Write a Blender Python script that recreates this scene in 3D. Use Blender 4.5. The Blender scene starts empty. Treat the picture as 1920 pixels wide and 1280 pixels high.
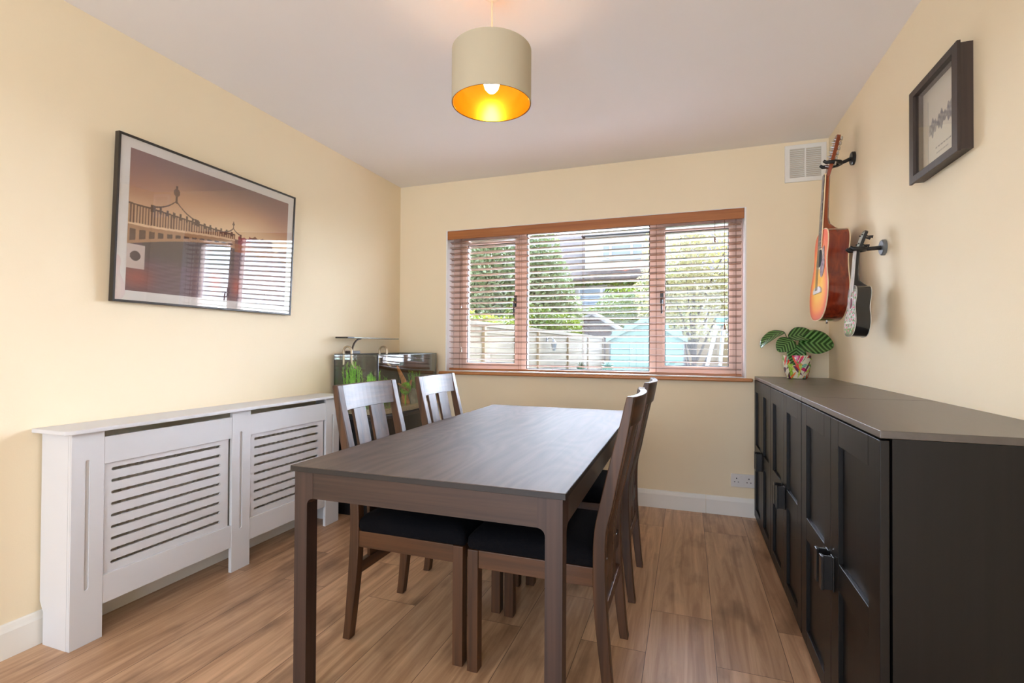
import bpy, bmesh, math, random
import numpy as np
from mathutils import Vector, Matrix, Euler
from mathutils.geometry import tessellate_polygon

PI = math.pi
random.seed(7)
SC = bpy.context.scene
COL = SC.collection

# ------------------------------------------------------------------ camera
CAM_LOC = Vector((2.3261, -3.6902, 1.1343))
YAW, PITCH, ROLL, FPX = 0.34002, 0.01023, 0.00549, 932.43
fw = Vector((-math.sin(YAW) * math.cos(PITCH), math.cos(YAW) * math.cos(PITCH), math.sin(PITCH)))
rt = Vector((math.cos(YAW), math.sin(YAW), 0))
up = rt.cross(fw)
r2 = math.cos(ROLL) * rt + math.sin(ROLL) * up
u2 = -math.sin(ROLL) * rt + math.cos(ROLL) * up
cam = bpy.data.cameras.new('camera')
cam.sensor_width = 36.0
cam.lens = FPX * 36.0 / 1920.0
cam.clip_start = 0.02
cam.clip_end = 200
camo = bpy.data.objects.new('camera', cam)
COL.objects.link(camo)
camo.matrix_world = Matrix(((r2.x, u2.x, -fw.x, CAM_LOC.x), (r2.y, u2.y, -fw.y, CAM_LOC.y),
                            (r2.z, u2.z, -fw.z, CAM_LOC.z), (0, 0, 0, 1)))
SC.camera = camo

# ------------------------------------------------------------------ view, sky, lights
SC.view_settings.view_transform = 'Standard'
SC.view_settings.look = 'None'
SC.view_settings.gamma = 1.0
SC.view_settings.use_curve_mapping = False
SC.view_settings.exposure = 0.5
SC.cycles.use_denoising = True
SC.cycles.max_bounces = 10
SC.cycles.diffuse_bounces = 6
SC.cycles.glossy_bounces = 5
SC.cycles.transparent_max_bounces = 24
SC.cycles.sample_clamp_indirect = 6.0

world = bpy.data.worlds.new('sky')
SC.world = world
world.use_nodes = True
wn, wl = world.node_tree.nodes, world.node_tree.links
wn.clear()
w_out = wn.new('ShaderNodeOutputWorld')
w_bg = wn.new('ShaderNodeBackground')
w_tc = wn.new('ShaderNodeTexCoord')
w_sep = wn.new('ShaderNodeSeparateXYZ')
w_rmp = wn.new('ShaderNodeValToRGB')
w_noise = wn.new('ShaderNodeTexNoise')
w_mix = wn.new('ShaderNodeMixRGB')
w_noise.inputs['Scale'].default_value = 3.0
w_noise.inputs['Detail'].default_value = 5.0
w_rmp.color_ramp.elements[0].position = 0.02
w_rmp.color_ramp.elements[0].color = (0.86, 0.95, 1.10, 1)
w_rmp.color_ramp.elements[1].position = 0.75
w_rmp.color_ramp.elements[1].color = (0.50, 0.68, 1.0, 1)
w_mix.inputs[2].default_value = (0.88, 0.96, 1.10, 1)
wl.new(w_tc.outputs['Generated'], w_sep.inputs[0])
wl.new(w_sep.outputs['Z'], w_rmp.inputs[0])
wl.new(w_tc.outputs['Generated'], w_noise.inputs['Vector'])
wl.new(w_noise.outputs['Fac'], w_mix.inputs[0])
wl.new(w_rmp.outputs[0], w_mix.inputs[1])
wl.new(w_mix.outputs[0], w_bg.inputs['Color'])
w_bg.inputs['Strength'].default_value = 9.0
wl.new(w_bg.outputs[0], w_out.inputs['Surface'])

sun = bpy.data.lights.new('hazy_sun', 'SUN')
sun.energy = 48.0
sun.angle = math.radians(95)
sun.color = (0.83, 0.96, 1.18)
suno = bpy.data.objects.new('hazy_sun', sun)
COL.objects.link(suno)
suno.rotation_euler = Vector((0.05, -1.0, -0.60)).to_track_quat('-Z', 'Y').to_euler()

fill_light = bpy.data.lights.new('rear_fill_light', 'AREA')  # added fill lamp behind the camera, with no known source there
fill_light.shape = 'RECTANGLE'
fill_light.size = 2.6
fill_light.size_y = 2.1
fill_light.energy = 70.0
fill_light.color = (0.76, 0.90, 1.10)
fillo = bpy.data.objects.new('rear_fill_light', fill_light)
COL.objects.link(fillo)
fillo.location = (1.6, -6.02, 1.15)
fillo.rotation_euler = (PI / 2, 0, 0)


# ------------------------------------------------------------------ helpers
def lin(c):
    c = c / 255.0 if c > 1.0 else c
    return c / 12.92 if c <= 0.04045 else ((c + 0.055) / 1.055) ** 2.4


def rgb(r, g, b):
    return (lin(float(r) if r > 1 else r / 255.0), lin(float(g) if g > 1 else g / 255.0), lin(float(b) if b > 1 else b / 255.0), 1.0)


def new_mat(name):
    m = bpy.data.materials.new(name)
    m.use_nodes = True
    n = m.node_tree.nodes
    return m, n, m.node_tree.links, n['Principled BSDF']


def mat(name, col, rough=0.5, metal=0.0, spec=0.5, coat=0.0, var=0.0, scale=8.0, bump=0.0, bscale=60.0):
    m, n, l, p = new_mat(name)
    p.inputs['Base Color'].default_value = col
    p.inputs['Roughness'].default_value = rough
    p.inputs['Metallic'].default_value = metal
    p.inputs['Specular IOR Level'].default_value = spec
    p.inputs['Coat Weight'].default_value = coat
    p.inputs['Coat Roughness'].default_value = 0.08
    tc = n.new('ShaderNodeTexCoord')
    if var > 0:
        nz = n.new('ShaderNodeTexNoise')
        nz.inputs['Scale'].default_value = scale
        nz.inputs['Detail'].default_value = 4
        l.new(tc.outputs['Object'], nz.inputs['Vector'])
        r = n.new('ShaderNodeValToRGB')
        r.color_ramp.elements[0].position = 0.3
        r.color_ramp.elements[1].position = 0.7
        r.color_ramp.elements[0].color = [max(0, c * (1 - var)) for c in col[:3]] + [1]
        r.color_ramp.elements[1].color = [min(1, c * (1 + var)) for c in col[:3]] + [1]
        l.new(nz.outputs['Fac'], r.inputs[0])
        l.new(r.outputs[0], p.inputs['Base Color'])
    if bump > 0:
        nb = n.new('ShaderNodeTexNoise')
        nb.inputs['Scale'].default_value = bscale
        nb.inputs['Detail'].default_value = 3
        l.new(tc.outputs['Object'], nb.inputs['Vector'])
        b = n.new('ShaderNodeBump')
        b.inputs['Strength'].default_value = bump
        b.inputs['Distance'].default_value = 0.01
        l.new(nb.outputs['Fac'], b.inputs['Height'])
        l.new(b.outputs[0], p.inputs['Normal'])
    return m


def wood(name, dark, light, axis=1, rough=0.4, stretch=1.0, across=26.0, bump=0.12, rings=0.0, spec=0.5, coat=0.0):
    m, n, l, p = new_mat(name)
    tc = n.new('ShaderNodeTexCoord')
    mp = n.new('ShaderNodeMapping')
    s = [across, across, across]
    s[axis] = stretch
    mp.inputs['Scale'].default_value = s
    l.new(tc.outputs['Object'], mp.inputs['Vector'])
    nz = n.new('ShaderNodeTexNoise')
    nz.inputs['Scale'].default_value = 1.0
    nz.inputs['Detail'].default_value = 6
    nz.inputs['Roughness'].default_value = 0.6
    nz.inputs['Distortion'].default_value = 0.4
    l.new(mp.outputs[0], nz.inputs['Vector'])
    r = n.new('ShaderNodeValToRGB')
    r.color_ramp.elements[0].position = 0.32
    r.color_ramp.elements[1].position = 0.68
    r.color_ramp.elements[0].color = dark
    r.color_ramp.elements[1].color = light
    fac = nz.outputs['Fac']
    if rings > 0:
        mp2 = n.new('ShaderNodeMapping')
        s2 = [3.0, 3.0, 3.0]
        s2[axis] = 0.8
        mp2.inputs['Scale'].default_value = s2
        l.new(tc.outputs['Object'], mp2.inputs['Vector'])
        n2 = n.new('ShaderNodeTexNoise')
        n2.inputs['Scale'].default_value = 1.2
        n2.inputs['Detail'].default_value = 1.5
        l.new(mp2.outputs[0], n2.inputs['Vector'])
        mu = n.new('ShaderNodeMath')
        mu.operation = 'MULTIPLY'
        mu.inputs[1].default_value = 16.0
        l.new(n2.outputs['Fac'], mu.inputs[0])
        fr = n.new('ShaderNodeMath')
        fr.operation = 'PINGPONG'
        fr.inputs[1].default_value = 0.5
        l.new(mu.outputs[0], fr.inputs[0])
        mx = n.new('ShaderNodeMath')
        mx.operation = 'MULTIPLY_ADD'
        mx.inputs[1].default_value = rings
        l.new(fr.outputs[0], mx.inputs[0])
        l.new(nz.outputs['Fac'], mx.inputs[2])
        sb = n.new('ShaderNodeMath')
        sb.operation = 'SUBTRACT'
        sb.inputs[1].default_value = rings * 0.25
        l.new(mx.outputs[0], sb.inputs[0])
        fac = sb.outputs[0]
    l.new(fac, r.inputs[0])
    l.new(r.outputs[0], p.inputs['Base Color'])
    p.inputs['Roughness'].default_value = rough
    p.inputs['Specular IOR Level'].default_value = spec
    p.inputs['Coat Weight'].default_value = coat
    p.inputs['Coat Roughness'].default_value = 0.12
    if bump > 0:
        b = n.new('ShaderNodeBump')
        b.inputs['Strength'].default_value = bump
        b.inputs['Distance'].default_value = 0.004
        l.new(fac, b.inputs['Height'])
        l.new(b.outputs[0], p.inputs['Normal'])
    return m


def glass_mat(name, f0=0.04, tint=(1, 1, 1, 1), rough=0.0):
    """thin clear pane: transparent with a Fresnel-like mirror reflection, the same from both sides"""
    m = bpy.data.materials.new(name)
    m.use_nodes = True
    n, l = m.node_tree.nodes, m.node_tree.links
    n.clear()
    o = n.new('ShaderNodeOutputMaterial')
    t = n.new('ShaderNodeBsdfTransparent')
    t.inputs[0].default_value = tint
    g = n.new('ShaderNodeBsdfGlossy')
    g.inputs['Roughness'].default_value = rough
    f = n.new('ShaderNodeLayerWeight')
    f.inputs['Blend'].default_value = 0.5
    pw = n.new('ShaderNodeMath')
    pw.operation = 'POWER'
    pw.inputs[1].default_value = 5.0
    l.new(f.outputs['Facing'], pw.inputs[0])
    ma = n.new('ShaderNodeMath')
    ma.operation = 'MULTIPLY_ADD'
    ma.inputs[1].default_value = 1.0 - f0
    ma.inputs[2].default_value = f0
    l.new(pw.outputs[0], ma.inputs[0])
    mx = n.new('ShaderNodeMixShader')
    l.new(ma.outputs[0], mx.inputs[0])
    l.new(t.outputs[0], mx.inputs[1])
    l.new(g.outputs[0], mx.inputs[2])
    l.new(mx.outputs[0], o.inputs[0])
    return m


def leaf_mat(name, c1, c2, scale=6.0, trans=0.4, rough=0.5):
    m = bpy.data.materials.new(name)
    m.use_nodes = True
    n, l = m.node_tree.nodes, m.node_tree.links
    p = n['Principled BSDF']
    o = n['Material Output']
    tc = n.new('ShaderNodeTexCoord')
    nz = n.new('ShaderNodeTexNoise')
    nz.inputs['Scale'].default_value = scale
    nz.inputs['Detail'].default_value = 3
    l.new(tc.outputs['Object'], nz.inputs['Vector'])
    r = n.new('ShaderNodeValToRGB')
    r.color_ramp.elements[0].position = 0.35
    r.color_ramp.elements[1].position = 0.65
    r.color_ramp.elements[0].color = c1
    r.color_ramp.elements[1].color = c2
    l.new(nz.outputs['Fac'], r.inputs[0])
    l.new(r.outputs[0], p.inputs['Base Color'])
    p.inputs['Roughness'].default_value = rough
    t = n.new('ShaderNodeBsdfTranslucent')
    l.new(r.outputs[0], t.inputs[0])
    mx = n.new('ShaderNodeMixShader')
    mx.inputs[0].default_value = trans
    l.new(p.outputs[0], mx.inputs[1])
    l.new(t.outputs[0], mx.inputs[2])
    l.new(mx.outputs[0], o.inputs[0])
    return m


def paint_mat(name, rough=0.6, coat=0.0, spec=0.4):
    m, n, l, p = new_mat(name)
    a = n.new('ShaderNodeAttribute')
    a.attribute_name = 'Col'
    l.new(a.outputs['Color'], p.inputs['Base Color'])
    p.inputs['Roughness'].default_value = rough
    p.inputs['Coat Weight'].default_value = coat
    p.inputs['Coat Roughness'].default_value = 0.06
    p.inputs['Specular IOR Level'].default_value = spec
    return m


class MB:
    """Collects shapes into one mesh."""

    def __init__(self):
        self.v, self.f = [], []

    def add(self, vs, fs):
        k = len(self.v)
        self.v += [tuple(p) for p in vs]
        self.f += [tuple(i + k for i in f) for f in fs]
        return self

    def box(self, a, b):
        x0, x1 = sorted((a[0], b[0]))
        y0, y1 = sorted((a[1], b[1]))
        z0, z1 = sorted((a[2], b[2]))
        vs = [(x0, y0, z0), (x1, y0, z0), (x1, y1, z0), (x0, y1, z0), (x0, y0, z1), (x1, y0, z1), (x1, y1, z1), (x0, y1, z1)]
        return self.add(vs, [(0, 3, 2, 1), (4, 5, 6, 7), (0, 1, 5, 4), (1, 2, 6, 5), (2, 3, 7, 6), (3, 0, 4, 7)])

    def loft(self, rings, cap=True, closed=False):
        n = len(rings[0])
        vs = [p for r in rings for p in r]
        fs = []
        m = len(rings)
        for i in range(m if closed else m - 1):
            j = (i + 1) % m
            for k in range(n):
                q = (k + 1) % n
                fs.append((i * n + k, i * n + q, j * n + q, j * n + k))
        if cap and not closed:
            fs.append(tuple(range(n - 1, -1, -1)))
            fs.append(tuple((m - 1) * n + k for k in range(n)))
        return self.add(vs, fs)

    def tube(self, pts, r, n=10, cap=True):
        pts = [Vector(p) for p in pts]
        rs = r if isinstance(r, (list, tuple)) else [r] * len(pts)
        rings = []
        ref = None
        for i, p in enumerate(pts):
            d = (pts[min(i + 1, len(pts) - 1)] - pts[max(i - 1, 0)]).normalized()
            if ref is None:
                ref = Vector((0, 0, 1)) if abs(d.z) < 0.9 else Vector((1, 0, 0))
            a = (ref - d * ref.dot(d)).normalized()
            ref = a
            b = d.cross(a)
            rings.append([p + rs[i] * (math.cos(t) * a + math.sin(t) * b) for t in [2 * PI * k / n for k in range(n)]])
        return self.loft(rings, cap)

    def lathe(self, prof, c=(0, 0, 0), n=32, cap=False):
        rings = [[(c[0] + r * math.cos(2 * PI * k / n), c[1] + r * math.sin(2 * PI * k / n), c[2] + z) for k in range(n)] for r, z in prof]
        return self.loft(rings, cap)

    def plate(self, loops, fn, w0, w1):
        """flat plate with holes: loops of (u, v), fn(u, v, w) -> xyz."""
        tri = tessellate_polygon([[Vector((u, v, 0)) for u, v in lp] for lp in loops])
        flat = [p for lp in loops for p in lp]
        N = len(flat)
        vs = [fn(u, v, w0) for u, v in flat] + [fn(u, v, w1) for u, v in flat]
        fs = [tuple(t) for t in tri] + [tuple(i + N for i in reversed(t)) for t in tri]
        k = 0
        for lp in loops:
            m = len(lp)
            for i in range(m):
                j = (i + 1) % m
                fs.append((k + i, k + j, k + j + N, k + i + N))
            k += m
        return self.add(vs, fs)

    def build(self, name, material, parent=None, world=True, bevel=0.0, smooth=False, seg=2, loc=None):
        vs = self.v
        if parent is not None and world:
            o = parent
            off = Vector((0, 0, 0))
            while o is not None:
                off += o.location
                o = o.parent
            vs = [(p[0] - off.x, p[1] - off.y, p[2] - off.z) for p in vs]
        if loc is not None:
            vs = [(p[0] - loc[0], p[1] - loc[1], p[2] - loc[2]) for p in vs]
        me = bpy.data.meshes.new(name)
        me.from_pydata(vs, [], self.f)
        bm = bmesh.new()
        bm.from_mesh(me)
        bmesh.ops.recalc_face_normals(bm, faces=bm.faces)
        bm.to_mesh(me)
        bm.free()
        if material is not None:
            me.materials.append(material)
        ob = bpy.data.objects.new(name, me)
        COL.objects.link(ob)
        if parent is not None:
            ob.parent = parent
        if loc is not None:
            ob.location = loc
        if smooth:
            for p in me.polygons:
                p.use_smooth = True
            md = ob.modifiers.new('edges', 'EDGE_SPLIT')
            md.split_angle = math.radians(42)
        if bevel > 0:
            b = ob.modifiers.new('bevel', 'BEVEL')
            b.width = bevel
            b.segments = seg
            b.limit_method = 'ANGLE'
            b.angle_limit = math.radians(40)
        return ob


def tag(o, label=None, cat=None, group=None, kind=None):
    if label:
        o['label'] = label
    if cat:
        o['category'] = cat
    if group:
        o['group'] = group
    if kind:
        o['kind'] = kind
    return o


def thing(name, loc, label, cat, group=None, rotz=0.0):
    o = bpy.data.objects.new(name, None)
    o.empty_display_size = 0.05
    o.location = loc
    o.rotation_euler = (0, 0, rotz)
    COL.objects.link(o)
    return tag(o, label, cat, group)


def struct(o):
    o['kind'] = 'structure'
    return o


def copy_tree(o, parent=None):
    c = o.copy()
    COL.objects.link(c)
    c.parent = parent
    for ch in list(o.children):
        copy_tree(ch, c)
    return c


def catmull(pts, m=8, closed=False):
    out = []
    n = len(pts)
    rng = range(n) if closed else range(n - 1)
    for i in rng:
        if closed:
            p0, p1, p2, p3 = [np.array(pts[(i + k) % n], float) for k in (-1, 0, 1, 2)]
        else:
            p0, p1, p2, p3 = [np.array(pts[min(max(i + k, 0), n - 1)], float) for k in (-1, 0, 1, 2)]
        for j in range(m):
            t = j / m
            out.append(tuple(0.5 * (2 * p1 + (p2 - p0) * t + (2 * p0 - 5 * p1 + 4 * p2 - p3) * t * t + (3 * p1 - p0 - 3 * p2 + p3) * t ** 3)))
    if not closed:
        out.append(tuple(float(x) for x in pts[-1]))
    return out


def rect(u0, v0, u1, v1):
    return [(u0, v0), (u1, v0), (u1, v1), (u0, v1)]


def slot(u0, v0, u1, v1, n=6):
    """stadium with round ends along the longer side"""
    if (u1 - u0) >= (v1 - v0):
        r = (v1 - v0) / 2
        c = (v0 + v1) / 2
        return [(u1 - r + r * math.cos(a), c + r * math.sin(a)) for a in [-PI / 2 + PI * k / n for k in range(n + 1)]] + \
               [(u0 + r + r * math.cos(a), c + r * math.sin(a)) for a in [PI / 2 + PI * k / n for k in range(n + 1)]]
    r = (u1 - u0) / 2
    c = (u0 + u1) / 2
    return [(c + r * math.cos(a), v1 - r + r * math.sin(a)) for a in [PI * k / n for k in range(n + 1)]] + \
           [(c + r * math.cos(a), v0 + r + r * math.sin(a)) for a in [PI + PI * k / n for k in range(n + 1)]]


def circle(u, v, r, n=24):
    return [(u + r * math.cos(2 * PI * k / n), v + r * math.sin(2 * PI * k / n)) for k in range(n)]


def to_lin(a):
    a = np.clip(a, 0, 1)
    return np.where(a <= 0.04045, a / 12.92, ((a + 0.055) / 1.055) ** 2.4)


def painted_grid(name, fn, nu, nv, colfn, material, parent=None, world=True, wrap=False):
    """grid surface fn(u, v) -> xyz with printed colours colfn(U, V) -> sRGB"""
    us = np.linspace(0, 1, nu + 1)
    vsn = np.linspace(0, 1, nv + 1)
    U, V = np.meshgrid(us, vsn)
    U, V = U.ravel(), V.ravel()
    mb = MB()
    W_ = nu + 1
    mb.add([fn(a, b) for a, b in zip(U, V)], [(j * W_ + i, j * W_ + i + 1, (j + 1) * W_ + i + 1, (j + 1) * W_ + i) for j in range(nv) for i in range(nu)])
    ob = mb.build(name, material, parent, world, smooth=False)
    for p in ob.data.polygons:
        p.use_smooth = True
    c = np.ones((len(U), 4), np.float32)
    c[:, :3] = to_lin(colfn(U, V))
    at = ob.data.color_attributes.new('Col', 'FLOAT_COLOR', 'POINT')
    at.data.foreach_set('color', c.ravel())
    return ob


# ------------------------------------------------------------------ materials
M = {}
M['wall'] = mat('wall_paint', rgb(243, 228, 198), 0.75, spec=0.2, var=0.015, scale=1.5, bump=0.04, bscale=180)
M['ceil'] = mat('ceiling_paint', rgb(242, 240, 240), 0.85, spec=0.15, var=0.01, scale=1.0)
M['gloss_white'] = mat('white_gloss_paint', rgb(238, 236, 230), 0.35, var=0.01, scale=4)
M['cover_white'] = mat('white_satin_board', rgb(216, 216, 218), 0.45, var=0.01, scale=3)
M['reveal'] = mat('white_reveal_plaster', rgb(245, 245, 245), 0.6)
M['black_brown'] = wood('black_brown_veneer', rgb(12, 10, 8), rgb(18, 15, 13), 2, rough=0.42, across=60, bump=0.05, spec=0.32, coat=0.0)
M['black_top'] = wood('black_brown_top', rgb(50, 42, 36), rgb(64, 54, 46), 1, rough=0.42, across=60, bump=0.03, spec=0.8, coat=0.7)
M['black_top'].node_tree.nodes['Principled BSDF'].inputs['Coat Roughness'].default_value = 0.34
M['handle'] = mat('black_handle', rgb(24, 22, 21), 0.3)
M['table_top'] = wood('sheened_ash_top', rgb(74, 62, 54), rgb(98, 83, 73), 1, rough=0.56, across=22, bump=0.12, rings=0.35, spec=0.42, coat=0.15)  # base colour lightened to carry part of the window and wall sheen
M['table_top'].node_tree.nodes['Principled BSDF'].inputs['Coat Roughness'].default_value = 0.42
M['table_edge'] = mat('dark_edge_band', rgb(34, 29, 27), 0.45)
M['table_leg'] = wood('dark_ash_leg', rgb(46, 32, 27), rgb(68, 49, 41), 2, rough=0.46, across=50, bump=0.08)
M['table_apron'] = wood('dark_ash_apron', rgb(50, 35, 28), rgb(74, 53, 41), 0, rough=0.42, across=50, bump=0.08)
M['chair_v'] = wood('walnut_stain_upright', rgb(50, 30, 16), rgb(92, 59, 34), 2, rough=0.44, across=34, bump=0.1)
M['chair_h'] = wood('walnut_stain_rail', rgb(54, 33, 18), rgb(98, 63, 36), 0, rough=0.38, across=34, bump=0.1)
M['chair_y'] = wood('walnut_stain_crest', rgb(50, 30, 17), rgb(92, 59, 35), 1, rough=0.44, across=30, bump=0.12, rings=0.4, spec=0.9)
M['seat'] = mat('midnight_fabric', rgb(9, 9, 14), 0.9, spec=0.15, bump=0.25, bscale=350)
M['blind'] = wood('blind_wood', rgb(112, 78, 58), rgb(142, 102, 78), 0, rough=0.2, across=40, bump=0.0, spec=0.9, coat=1.0)
M['valance'] = wood('valance_wood', rgb(150, 90, 46), rgb(182, 116, 64), 0, rough=0.35, across=40, bump=0.02)
M['sill'] = wood('sill_wood', rgb(160, 98, 52), rgb(200, 136, 82), 0, rough=0.35, across=40, bump=0.03)
M['frame_win'] = mat('rosewood_window_frame', rgb(214, 190, 178), 0.4, var=0.03, scale=5)
M['cord'] = mat('brown_cord', rgb(110, 70, 45), 0.8)
M['glass'] = glass_mat('window_glass', 0.03)
M['gasket'] = mat('black_gasket', rgb(25, 28, 34), 0.6)
M['black_metal'] = mat('black_metal', rgb(22, 22, 23), 0.4)
M['steel'] = mat('steel', rgb(190, 190, 188), 0.25, metal=1.0)
M['black_frame'] = mat('black_picture_frame', rgb(48, 42, 36), 0.35)
M['dark_frame'] = wood('espresso_frame', rgb(46, 36, 32), rgb(66, 53, 46), 2, rough=0.45, across=60, bump=0.05)
M['paper'] = mat('white_mat_board', rgb(226, 222, 216), 0.8)
M['picture_glass'] = glass_mat('picture_glass', 0.09)
M['print'] = paint_mat('print_ink', 0.7)
M['print_coat'] = paint_mat('glazed_print', 0.25, coat=0.3)


def floor_material():
    m, n, l, p = new_mat('oak_laminate')
    tc = n.new('ShaderNodeTexCoord')
    sx = n.new('ShaderNodeSeparateXYZ')
    l.new(tc.outputs['Object'], sx.inputs[0])
    cb = n.new('ShaderNodeCombineXYZ')
    ax = n.new('ShaderNodeMath')
    ax.operation = 'ADD'
    ax.inputs[1].default_value = -2.18 + 0.2435 * 21
    ay = n.new('ShaderNodeMath')
    ay.operation = 'ADD'
    ay.inputs[1].default_value = 1.45 + 1.38 * 8
    l.new(sx.outputs['X'], ax.inputs[0])
    l.new(sx.outputs['Y'], ay.inputs[0])
    l.new(ay.outputs[0], cb.inputs['X'])
    l.new(ax.outputs[0], cb.inputs['Y'])
    br = n.new('ShaderNodeTexBrick')
    br.offset = 0.23
    br.offset_frequency = 2
    br.inputs['Scale'].default_value = 1.0
    br.inputs['Brick Width'].default_value = 1.38
    br.inputs['Row Height'].default_value = 0.2435
    br.inputs['Mortar Size'].default_value = 0.0012
    br.inputs['Mortar Smooth'].default_value = 0.3
    br.inputs['Bias'].default_value = 0.0
    br.inputs['Color1'].default_value = (0, 0, 0, 1)
    br.inputs['Color2'].default_value = (1, 1, 1, 1)
    br.inputs['Mortar'].default_value = (0.5, 0.5, 0.5, 1)
    l.new(cb.outputs[0], br.inputs['Vector'])
    # per-plank offset of the grain
    mp = n.new('ShaderNodeMapping')
    mp.inputs['Scale'].default_value = (26, 1.5, 1)
    l.new(tc.outputs['Object'], mp.inputs['Vector'])
    sc = n.new('ShaderNodeVectorMath')
    sc.operation = 'SCALE'
    sc.inputs['Scale'].default_value = 9.0
    l.new(br.outputs['Color'], sc.inputs[0])
    ad = n.new('ShaderNodeVectorMath')
    ad.operation = 'ADD'
    l.new(mp.outputs[0], ad.inputs[0])
    l.new(sc.outputs[0], ad.inputs[1])
    g1 = n.new('ShaderNodeTexNoise')
    g1.inputs['Scale'].default_value = 1.0
    g1.inputs['Detail'].default_value = 7
    g1.inputs['Roughness'].default_value = 0.62
    g1.inputs['Distortion'].default_value = 0.8
    l.new(ad.outputs[0], g1.inputs['Vector'])
    mp2 = n.new('ShaderNodeMapping')
    mp2.inputs['Scale'].default_value = (7.5, 2.8, 1)
    l.new(tc.outputs['Object'], mp2.inputs['Vector'])
    ad2 = n.new('ShaderNodeVectorMath')
    ad2.operation = 'ADD'
    l.new(mp2.outputs[0], ad2.inputs[0])
    l.new(sc.outputs[0], ad2.inputs[1])
    g2 = n.new('ShaderNodeTexNoise')
    g2.inputs['Scale'].default_value = 1.0
    g2.inputs['Detail'].default_value = 4
    l.new(ad2.outputs[0], g2.inputs['Vector'])
    r1 = n.new('ShaderNodeValToRGB')
    e = r1.color_ramp.elements
    e[0].position = 0.30
    e[0].color = rgb(160, 122, 91)
    e[1].position = 0.72
    e[1].color = rgb(222, 184, 148)
    l.new(g1.outputs['Fac'], r1.inputs[0])
    r2 = n.new('ShaderNodeValToRGB')
    e = r2.color_ramp.elements
    e[0].position = 0.28
    e[0].color = (0.40, 0.35, 0.31, 1)
    e[1].position = 0.48
    e[1].color = (1, 1, 1, 1)
    l.new(g2.outputs['Fac'], r2.inputs[0])
    mul = n.new('ShaderNodeMixRGB')
    mul.blend_type = 'MULTIPLY'
    mul.inputs[0].default_value = 0.85
    l.new(r1.outputs[0], mul.inputs[1])
    l.new(r2.outputs[0], mul.inputs[2])
    tint = n.new('ShaderNodeValToRGB')
    tint.color_ramp.elements[0].color = (0.86, 0.84, 0.82, 1)
    tint.color_ramp.elements[1].color = (1.05, 1.03, 1.0, 1)
    l.new(br.outputs['Color'], tint.inputs[0])
    mul2 = n.new('ShaderNodeMixRGB')
    mul2.blend_type = 'MULTIPLY'
    mul2.inputs[0].default_value = 1.0
    l.new(mul.outputs[0], mul2.inputs[1])
    l.new(tint.outputs[0], mul2.inputs[2])
    jn = n.new('ShaderNodeMixRGB')
    jn.inputs[2].default_value = rgb(70, 45, 30)
    l.new(br.outputs['Fac'], jn.inputs[0])
    l.new(mul2.outputs[0], jn.inputs[1])
    l.new(jn.outputs[0], p.inputs['Base Color'])
    p.inputs['Roughness'].default_value = 0.36
    b = n.new('ShaderNodeBump')
    b.inputs['Strength'].default_value = 0.10
    b.inputs['Distance'].default_value = 0.004
    l.new(g1.outputs['Fac'], b.inputs['Height'])
    l.new(b.outputs[0], p.inputs['Normal'])
    return m


M['floor'] = floor_material()

# ------------------------------------------------------------------ room shell
W, H, D = 3.18, 2.491, -6.2
WX0, WX1, WZ0, WZ1 = 0.438, 2.698, 0.930, 2.088


def fy(u, v, w):      # plates standing across the room: u = x, v = z, w = y
    return (u, w, v)


def fx(u, v, w):      # plates standing along the room: u = y, v = z, w = x
    return (w, u, v)


struct(MB().box((-0.2, D, -0.12), (W + 0.2, 0.25, 0)).build('floor', M['floor']))
struct(MB().box((-0.2, D - 0.15, H), (W + 0.2, 0.25, H + 0.25)).build('ceiling', M['ceil']))
struct(MB().box((-0.2, D, 0), (0, 0.25, H)).build('wall_left', M['wall']))
struct(MB().box((W, D, 0), (W + 0.2, 0.25, H)).build('wall_right', M['wall']))
struct(MB().plate([rect(0, 0, W, H), rect(WX0, WZ0, WX1, WZ1)], fy, 0, 0.25).build('wall_back', M['wall']))
struct(MB().plate([rect(0, 0, W, H)], fy, D, D + 0.12).build('wall_rear', M['wall']))
# made-up glazed door on the solid rear wall, added to dress the fill lamp
added_door = struct(thing('added_rear_door', (1.6, D + 0.14, 0), None, None))
MB().plate([rect(0.22, 0.0, 2.98, 2.28), rect(0.30, 0.08, 1.56, 2.20), rect(1.64, 0.08, 2.90, 2.20)], fy, D + 0.121, D + 0.165).build('door_frame', M['gloss_white'], added_door, bevel=0.004)
for a_, b_ in ((0.30, 1.56), (1.64, 2.90)):
    MB().box((a_, D + 0.135, 0.08), (b_, D + 0.14, 2.20)).build('door_pane', M['glass'], added_door)
# white plaster lining of the window opening
struct(MB().plate([rect(WX0 + 0.0005, WZ0 + 0.0005, WX1 - 0.0005, WZ1 - 0.0005), rect(WX0 + 0.012, WZ0 + 0.004, WX1 - 0.012, WZ1 - 0.004)], fy, 0.0, 0.25).build('trim_2', M['reveal']))


def skirting(name, y0, y1=None, along='y', x=0.0):
    prof = [(0, 0), (0.016, 0), (0.016, 0.095), (0.012, 0.104), (0.007, 0.118), (0.004, 0.123), (0, 0.123)]
    mb = MB()
    if along == 'y':
        mb.loft([[(x + a, y, z) for a, z in prof] for y in (y0, y1)])
    else:
        mb.loft([[(xx, -a, z) for a, z in prof] for xx in (y0, y1)])
    return struct(mb.build(name, M['gloss_white']))


skirting('baseboard_left', D + 0.12, 0.0)
skirting('baseboard_back', 0.0, 2.444, 'x')
skirting('baseboard_back.001', 2.446, W, 'x')

sill = struct(MB().box((0.395, -0.045, 0.9055), (2.735, 0.118, 0.9295)).build('trim_1', M['sill'], bevel=0.009, seg=3))
sill['label'] = 'varnished wooden window sill'

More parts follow.
